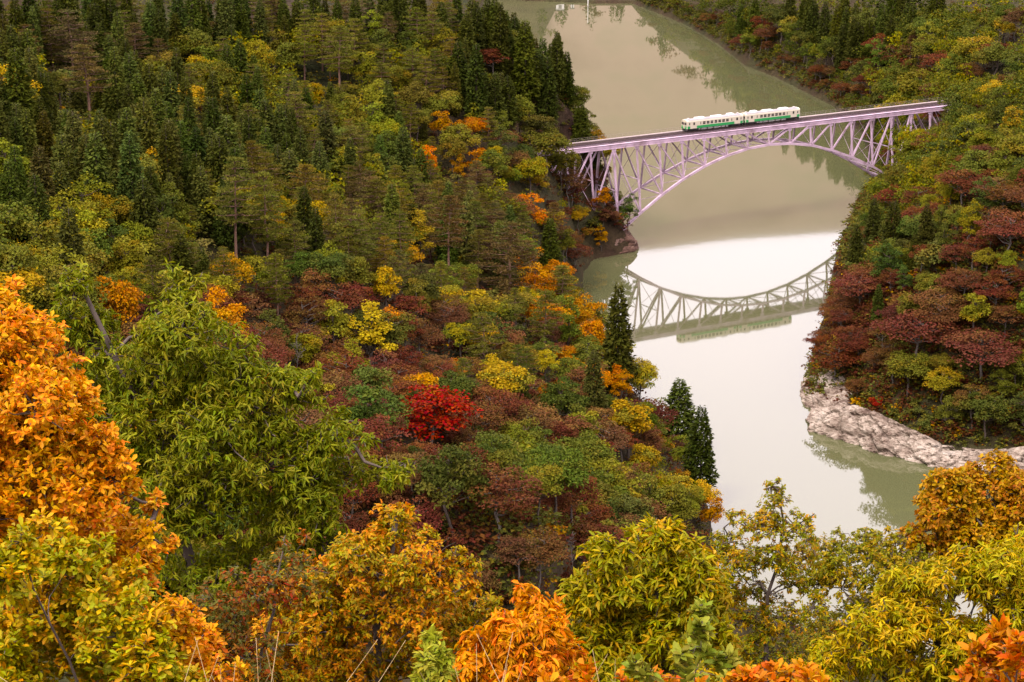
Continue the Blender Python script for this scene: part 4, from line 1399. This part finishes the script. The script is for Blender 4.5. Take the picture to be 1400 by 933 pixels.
# ------------------------------------------------------------------ the near trees on the viewpoint's own slope
def near_tree(name, cat, label, Y, blobs, base_px, tints, leaf, tips=26.0, per_tip=8, seed=1, spread=1.05, droop=0.35, patch=0.35, group=None,
              inner=0.45, trunk_r=0.07, up=0.4, tail=0.12, zdepth=0.55, bark=None, stem_n=6, low_mix=None):
    """blobs: (px, py, radius px, [depth offset m]) -> leafy volumes around Y metres away; leaf: (length, width, widest, curl)"""
    rng = np.random.default_rng(seed)
    sc = Y / F_PX / CT
    bx_, by_ = at(base_px, 600, Y)[:2]
    gz = g1(bx_, by_)
    root = empty(name, (bx_, by_, gz))
    tag(root, label, cat, group)
    O = np.array([bx_, by_, gz])
    m = MB()
    B = []
    for b in blobs:
        dy = b[3] if len(b) > 3 else rng.uniform(-zdepth, zdepth)
        B.append((at(b[0], b[1], Y + dy) - O, b[2] * sc))
    big = B; B = []
    for c, r in big:                                            # every bough carries smaller leafy sprays of uneven size
        B.append((c, r * 0.74, None))
        for q in range(9 if r > 0.25 else 3):
            d = unit(rng.normal(size=3) * np.array([1, 1, 0.8]) + np.array([0, -0.25, 0.25]))
            rr = r * rng.uniform(0.2, 0.5)
            B.append((c + d * (r * rng.uniform(0.72, 1.28) - rr * 0.6), rr, c))
    cz_ = np.array([b[0][2] for b in B]); top = B[int(np.argmax(cz_))][0]
    cen = np.mean([b[0] for b in B], 0)
    kn = np.array([cen[0] * 0.5, cen[1] * 0.5, max(0.6, cen[2] * 0.55)])
    tp = np.vstack([wobble(rng, (0, 0, -0.8), kn, 5, 0.02), wobble(rng, kn, top * 0.97 + np.array([0, 0, 0]), 6, 0.025)[1:]])
    m.tube(tp, np.linspace(trunk_r, trunk_r * 0.22, len(tp)), 7)
    P = []; A = []; N = []; MX = []; limbs = []
    for c, r, par in B:
        j = int(np.argmin(np.linalg.norm(tp - (c - np.array([0, 0, r * 1.1])), axis=1)))
        if par is None:
            src = tp[j]
            for o_ in limbs:
                if np.linalg.norm(o_ - c) < np.linalg.norm(src - c) * 0.8: src = o_
            limbs.append(c)
            m.tube(wobble(rng, src, c, 5, 0.06), np.linspace(trunk_r * 0.26, trunk_r * 0.1, 5), 5)
        else: m.tube(wobble(rng, par, c, 4, 0.06), np.linspace(trunk_r * 0.1, trunk_r * 0.05, 4), 4)
        nt_ = max(5, int(tips * 2.1 * 4 * math.pi * r * r))
        d = rsphere(rng, nt_); d[:, 2] = np.where(d[:, 2] < -0.5, -d[:, 2], d[:, 2])
        rad = (inner + (1 - inner) * rng.random(nt_) ** 0.6) * (1 + tail * np.abs(rng.normal(size=nt_)))
        t = c + d * (rad * r)[:, None]
        for q in rng.choice(nt_, max(3, nt_ // 9), replace=False):
            s0 = c + (t[q] - c) * 0.2
            m.tube(np.array([s0, (s0 + t[q]) / 2 + rng.normal(size=3) * 0.05 * r, t[q]]), (0.009 * Y / 20, 0.007 * Y / 20, 0.004 * Y / 20), 3)
        ax = unit(d + np.array([0, 0, up]) + rng.normal(size=(nt_, 3)) * 0.35)
        mixb = 1.0 if rng.random() < patch else 0.0
        for l in range(per_tip):
            ph = l * 2.4 + rng.uniform(0, 6.28, nt_)
            e1 = unit(np.cross(ax, rsphere(rng, nt_))); e2 = np.cross(ax, e1)
            rd = e1 * np.cos(ph)[:, None] + e2 * np.sin(ph)[:, None]
            sp = spread * rng.uniform(0.7, 1.2, nt_)
            la = unit(ax * np.cos(sp)[:, None] + rd * np.sin(sp)[:, None] - np.array([0, 0, 1.0]) * droop * rng.uniform(0.5, 1.5, (nt_, 1)))
            nor = unit(ax * 0.8 + np.array([0, 0, 0.6]) + rng.normal(size=(nt_, 3)) * 0.35)
            P.append(t - ax * (rng.uniform(0, 1.1, nt_) * leaf[0])[:, None]); A.append(la); N.append(nor)
            mm = 0.15 + 0.6 * mixb + rng.normal(size=nt_) * 0.42
            MX.append(np.clip(mm, 0, 1))
    P = np.concatenate(P); A = np.concatenate(A); N = np.concatenate(N); MX = np.concatenate(MX)
    n = len(P)
    if low_mix is not None:                                    # leaves turn last near the ground: height where the second colour takes over
        zz = P[:, 2] + O[2]
        f = np.clip((low_mix[0] - zz) / low_mix[1] + rng.normal(size=n) * 0.3, 0, 1)
        MX = np.clip(np.maximum(MX * 0.5, f), 0, 1)
    s_ = rng.uniform(0.6, 1.25, n)
    V, F, k = leaf_full(P, A, N, leaf[0] * s_, leaf[1] * s_ * rng.uniform(0.85, 1.15, n), rng, leaf[2], leaf[3])
    m.build('trunk', bark or M_BARK, root, True)
    cr = link('crown', np_mesh('crown', V, F, M_NEAR, {'leafcol': leafcol(n, k, MX, rng)}, True), root)
    cr['tint'] = list(tints[0]); cr['tint2'] = list(tints[1])
    NL.append((name, n))
    return root


NL = []
OAK = (0.076, 0.034, 0.7, 0.15)
CHEST = (0.112, 0.029, 0.4, 0.3)
OVAL = (0.070, 0.031, 0.45, 0.25)
G_CHEST = ((0.115, 0.135, 0.012), (0.20, 0.185, 0.022))
near_tree('broadleaf_tree', 'tree', 'bright orange tree with clustered leaves towering over the near shrubs', 18,
          [(-70, 560, 150), (25, 515, 75), (60, 600, 85), (105, 665, 80), (10, 690, 130), (130, 745, 75), (160, 650, 42), (50, 800, 120), (175, 790, 62), (215, 690, 22), (150, 880, 90),
           (8, 450, 55), (-10, 425, 42), (100, 545, 40), (200, 735, 35), (60, 470, 30)],
          -60, ((0.50, 0.185, 0.016), (0.47, 0.26, 0.018)), OAK, 34, 8, 11, 1.0, 0.1, 0.25, trunk_r=0.11, up=0.5)
near_tree('broadleaf_sapling', 'sapling', 'orange sapling at the foot of the towering orange tree', 16.5,
          [(230, 860, 55), (275, 890, 45), (205, 905, 55), (300, 925, 35), (255, 935, 60)],
          240, ((0.50, 0.17, 0.015), (0.45, 0.24, 0.018)), OAK, 36, 8, 12, 1.0, 0.1, 0.35, trunk_r=0.04, up=0.5)
near_tree('shrub', 'shrub', 'yellow green shrub with orange flecks growing below the towering orange tree', 15,
          [(95, 770, 52), (150, 805, 48), (55, 840, 70), (165, 870, 60), (205, 905, 50), (110, 925, 85), (5, 900, 70), (20, 780, 50), (235, 935, 45), (120, 860, 60), (60, 720, 30), (180, 930, 50)],
          100, ((0.222, 0.2146, 0.01332), (0.444, 0.2294, 0.01628)), (0.075, 0.033, 0.7, 0.15), 42, 8, 13, 1.0, 0.05, 0.22, trunk_r=0.022, up=0.6)
near_tree('broadleaf_tree', 'tree', 'green tree with long drooping leaves and a pale leafy top', 28,
          [(250, 405, 34), (248, 450, 58), (230, 505, 75), (300, 525, 72), (190, 560, 75), (100, 395, 28), (92, 440, 38), (125, 475, 55), (265, 610, 95), (345, 560, 70), (395, 535, 48),
           (425, 520, 22), (365, 640, 85), (435, 620, 55), (470, 600, 35), (300, 700, 90), (225, 690, 80), (415, 700, 75), (500, 650, 48), (535, 645, 28), (160, 630, 60), (345, 780, 80),
           (450, 760, 60), (110, 560, 55), (270, 800, 80)],
          230, G_CHEST, CHEST, 15, 9, 14, 1.15, 0.55, 0.3, trunk_r=0.14, up=0.35, tail=0.2)
near_tree('broadleaf_tree', 'tree', 'orange and yellow tree with a peaked crown below the green drooping-leaved tree', 24,
          [(540, 715, 30), (538, 745, 48), (495, 775, 62), (575, 775, 55), (440, 800, 52), (625, 805, 45), (385, 800, 38), (520, 845, 88), (430, 865, 75), (605, 860, 72), (655, 840, 32),
           (365, 880, 55), (480, 915, 80), (570, 925, 80), (345, 925, 60), (410, 930, 70)],
          510, ((0.43, 0.175, 0.014), (0.20, 0.175, 0.015)), OVAL, 24, 9, 15, 1.1, 0.35, 0.5, trunk_r=0.09, up=0.4)
near_tree('shrub', 'shrub', 'vivid orange shrub with drooping leaflets at the slope edge', 19,
          [(722, 815, 24), (745, 860, 38), (700, 875, 42), (665, 905, 48), (775, 890, 26), (725, 915, 58), (655, 935, 45), (770, 930, 35)],
          715, ((0.518, 0.2146, 0.01332), (0.4736, 0.148, 0.0111)), (0.11, 0.034, 0.45, 0.4), 36, 9, 16, 1.1, 0.6, 0.3, trunk_r=0.035, up=0.3, tail=0.25)
near_tree('broadleaf_tree', 'tree', 'yellow green long-leaved tree next to the vivid orange shrub', 30,
          [(890, 745, 38), (838, 775, 42), (800, 800, 30), (900, 800, 65), (955, 785, 48), (820, 830, 48), (950, 845, 62), (870, 860, 75), (800, 870, 42), (920, 910, 75), (840, 920, 70), (985, 895, 45), (915, 735, 25)],
          880, ((0.185, 0.18, 0.014), (0.36, 0.225, 0.016)), (0.15, 0.045, 0.4, 0.3), 15, 9, 17, 1.1, 0.35, 0.28, trunk_r=0.1, up=0.4, tail=0.18)
near_tree('broadleaf_tree', 'tree', 'slender open crowned tree with river showing through its boughs', 33,
          [(1070, 845, 30), (1035, 815, 26), (1075, 775, 30), (1000, 775, 30), (1120, 870, 30), (1090, 900, 36), (1030, 900, 36), (1055, 665, 14), (1058, 690, 26), (1040, 725, 32), (1088, 720, 28), (1020, 765, 34), (990, 745, 28), (1100, 765, 30), (985, 800, 36), (1060, 760, 24), (1105, 720, 14), (1000, 705, 16), (1085, 800, 24),
           (1050, 860, 30), (1110, 830, 26), (1015, 850, 24)],
          1055, ((0.155, 0.16, 0.015), (0.34, 0.18, 0.015)), OVAL, 20, 7, 18, 1.1, 0.3, 0.22, trunk_r=0.07, up=0.5, tail=0.25, inner=0.3)
near_tree('broadleaf_tree', 'tree', 'olive green tree between the open crowned tree and the domed russet tree', 36,
          [(1130, 765, 42), (1178, 752, 42), (1212, 780, 48), (1150, 805, 52), (1225, 742, 24), (1200, 850, 58), (1140, 860, 42), (1110, 800, 30), (1250, 770, 28), (1230, 820, 45)],
          1180, ((0.14, 0.145, 0.014), (0.26, 0.17, 0.015)), OVAL, 18, 9, 19, 1.1, 0.3, 0.3, trunk_r=0.1, up=0.45)
near_tree('broadleaf_tree', 'tree', 'russet and gold tree with a domed crown below the rock outcrop', 46,
          [(1300, 680, 48), (1352, 685, 52), (1280, 718, 45), (1385, 715, 55), (1330, 740, 58), (1250, 738, 20), (1410, 680, 45), (1330, 665, 30), (1270, 760, 35), (1370, 770, 55)],
          1340, ((0.3108, 0.185, 0.01776), (0.2664, 0.111, 0.01332)), (0.13, 0.065, 0.65, 0.2), 14, 9, 20, 1.05, 0.2, 0.4, trunk_r=0.16, up=0.4, bark=M_GREYBARK)
near_tree('broadleaf_tree', 'tree', 'golden green long-leaved tree spreading in front of the domed russet tree', 26,
          [(1300, 800, 55), (1370, 800, 70), (1245, 830, 55), (1185, 875, 52), (1280, 880, 85), (1380, 890, 90), (1200, 920, 58), (1125, 905, 38), (1405, 780, 55), (1330, 772, 35), (1130, 940, 40), (1300, 930, 70)],
          1300, ((0.25, 0.225, 0.015), (0.40, 0.25, 0.016)), CHEST, 18, 9, 21, 1.15, 0.4, 0.3, trunk_r=0.1, up=0.4, tail=0.16)
near_tree('broadleaf_sapling', 'sapling', 'orange red sapling in front of the golden green long-leaved tree', 11,
          [(1362, 870, 16), (1350, 900, 24), (1385, 895, 22), (1335, 925, 22), (1370, 930, 32), (1400, 925, 30)],
          1370, ((0.3848, 0.1036, 0.0148), (0.37, 0.1776, 0.0296)), (0.085, 0.036, 0.5, 0.2), 60, 6, 22, 1.0, 0.0, 0.4, trunk_r=0.015, up=0.8)
near_tree('shrub', 'shrub', 'low orange red shrub among green stems under the open crowned tree', 12,
          [(1060, 925, 26), (1095, 925, 28), (1030, 935, 26), (1120, 940, 26), (1000, 940, 22)],
          1070, ((0.407, 0.1258, 0.0148), (0.37, 0.1924, 0.0222)), (0.08, 0.034, 0.6, 0.15), 70, 7, 23, 1.0, 0.0, 0.4, trunk_r=0.012, up=0.7)
near_tree('shrub', 'shrub', 'low orange red shrub under the yellow green long-leaved tree', 12,
          [(800, 928, 20), (850, 938, 22), (905, 935, 24), (760, 940, 24), (950, 945, 22)],
          850, ((0.4144, 0.111, 0.0148), (0.3552, 0.1776, 0.0222)), (0.09, 0.038, 0.6, 0.15), 50, 6, 24, 1.0, 0.0, 0.35, trunk_r=0.012, up=0.7)
near_tree('leafy_plant', 'plant', 'upright green plant with big leaves beside the low orange red shrub', 12,
          [(960, 835, 8), (955, 860, 12), (950, 890, 16), (985, 900, 16), (930, 905, 18), (870, 915, 20), (950, 930, 26), (1000, 925, 14)],
          945, ((0.1628, 0.185, 0.0259), (0.222, 0.1998, 0.037)), (0.085, 0.042, 0.4, 0.2), 40, 4, 25, 1.1, 0.1, 0.3, trunk_r=0.01, up=0.8)
near_tree('broadleaf_sapling', 'sapling', 'small lime green sapling rising in front of the peaked orange tree', 13,
          [(590, 870, 9), (600, 890, 14), (580, 905, 16), (605, 925, 18), (580, 938, 20)],
          592, ((0.222, 0.2368, 0.0296), (0.2516, 0.2368, 0.037)), (0.075, 0.024, 0.45, 0.2), 80, 8, 26, 1.3, 0.1, 0.2, trunk_r=0.01, up=0.7)
near_tree('bramble', 'shrub', 'tangled olive and red bramble filling the hollow under the green drooping-leaved tree', 22,
          [(300, 850, 60), (350, 820, 60), (330, 900, 60), (270, 890, 50), (390, 780, 50)],
          350, ((0.0814, 0.0814, 0.01628), (0.222, 0.0555, 0.0148)), OVAL, 20, 7, 27, 1.1, 0.3, 0.25, trunk_r=0.04)

# dry grass stalks at the viewpoint's edge
rg = np.random.default_rng(40)
m = MB()
for i in range(34):
    px = rg.choice([rg.uniform(290, 400), rg.uniform(120, 300), rg.uniform(640, 760), rg.uniform(840, 1010)])
    p = at(px, 0, rg.uniform(10.5, 13.5)); z = g1(p[0], p[1])
    h = CAM_H + ray(px, rg.uniform(865, 925))[2] / ray(px, 895)[1] * p[1] - z
    if h < 0.2: h = 0.4
    a = rg.normal(size=2) * 0.2 * h
    m.tube([(p[0], p[1], z - 0.05), (p[0] + a[0] * 0.3, p[1] + a[1] * 0.3, z + h * 0.6), (p[0] + a[0], p[1] + a[1], z + h)], (0.0035, 0.003, 0.0015), 4)
tag(m.build('dry_grass', M_STRAW), 'pale dry grass stalks at the edge of the near slope', 'grass', kind='stuff')

# ------------------------------------------------------------------ on the far shore
for px, py, w, h, lab in ((766, 1, 4.5, 3.0, 'small white flat roofed building at the far river shore'), (783, 3, 1.8, 2.6, 'narrow white pump house at the far river shore')):
    p = W(px, py)
    o = empty('boathouse', (p[0], p[1] + 5, max(0.4, g1(p[0], p[1] + 5)) - 0.3))
    tag(o, lab, 'building')
    m = MB(); m.box(-w / 2, w / 2, -2.5, 2.5, -0.5, h); m.build('wall', M_WHITE, o)
    m = MB(); m.box(-w / 2 - 0.3, w / 2 + 0.3, -2.8, 2.8, h, h + 0.3); m.build('roof', M_ROOF, o)
    m = MB(); m.box(-w * 0.2, w * 0.2, -2.54, -2.4, 0.2, 2.4); m.build('door', M_EQUIP, o)
p = W(804, 9)
o = empty('marker_pole', (p[0], p[1] + 2, -1)); tag(o, 'tall white marker pole at the far river shore', 'pole')
m = MB(); m.tube([(0, 0, 0), (0, 0, 10.5)], 0.22, 8, True); m.build('shaft', M_WHITE, o)
m = MB(); m.box(-0.5, 0.5, -0.5, 0.5, 0, 1.3); m.build('base', M_CONC, o)
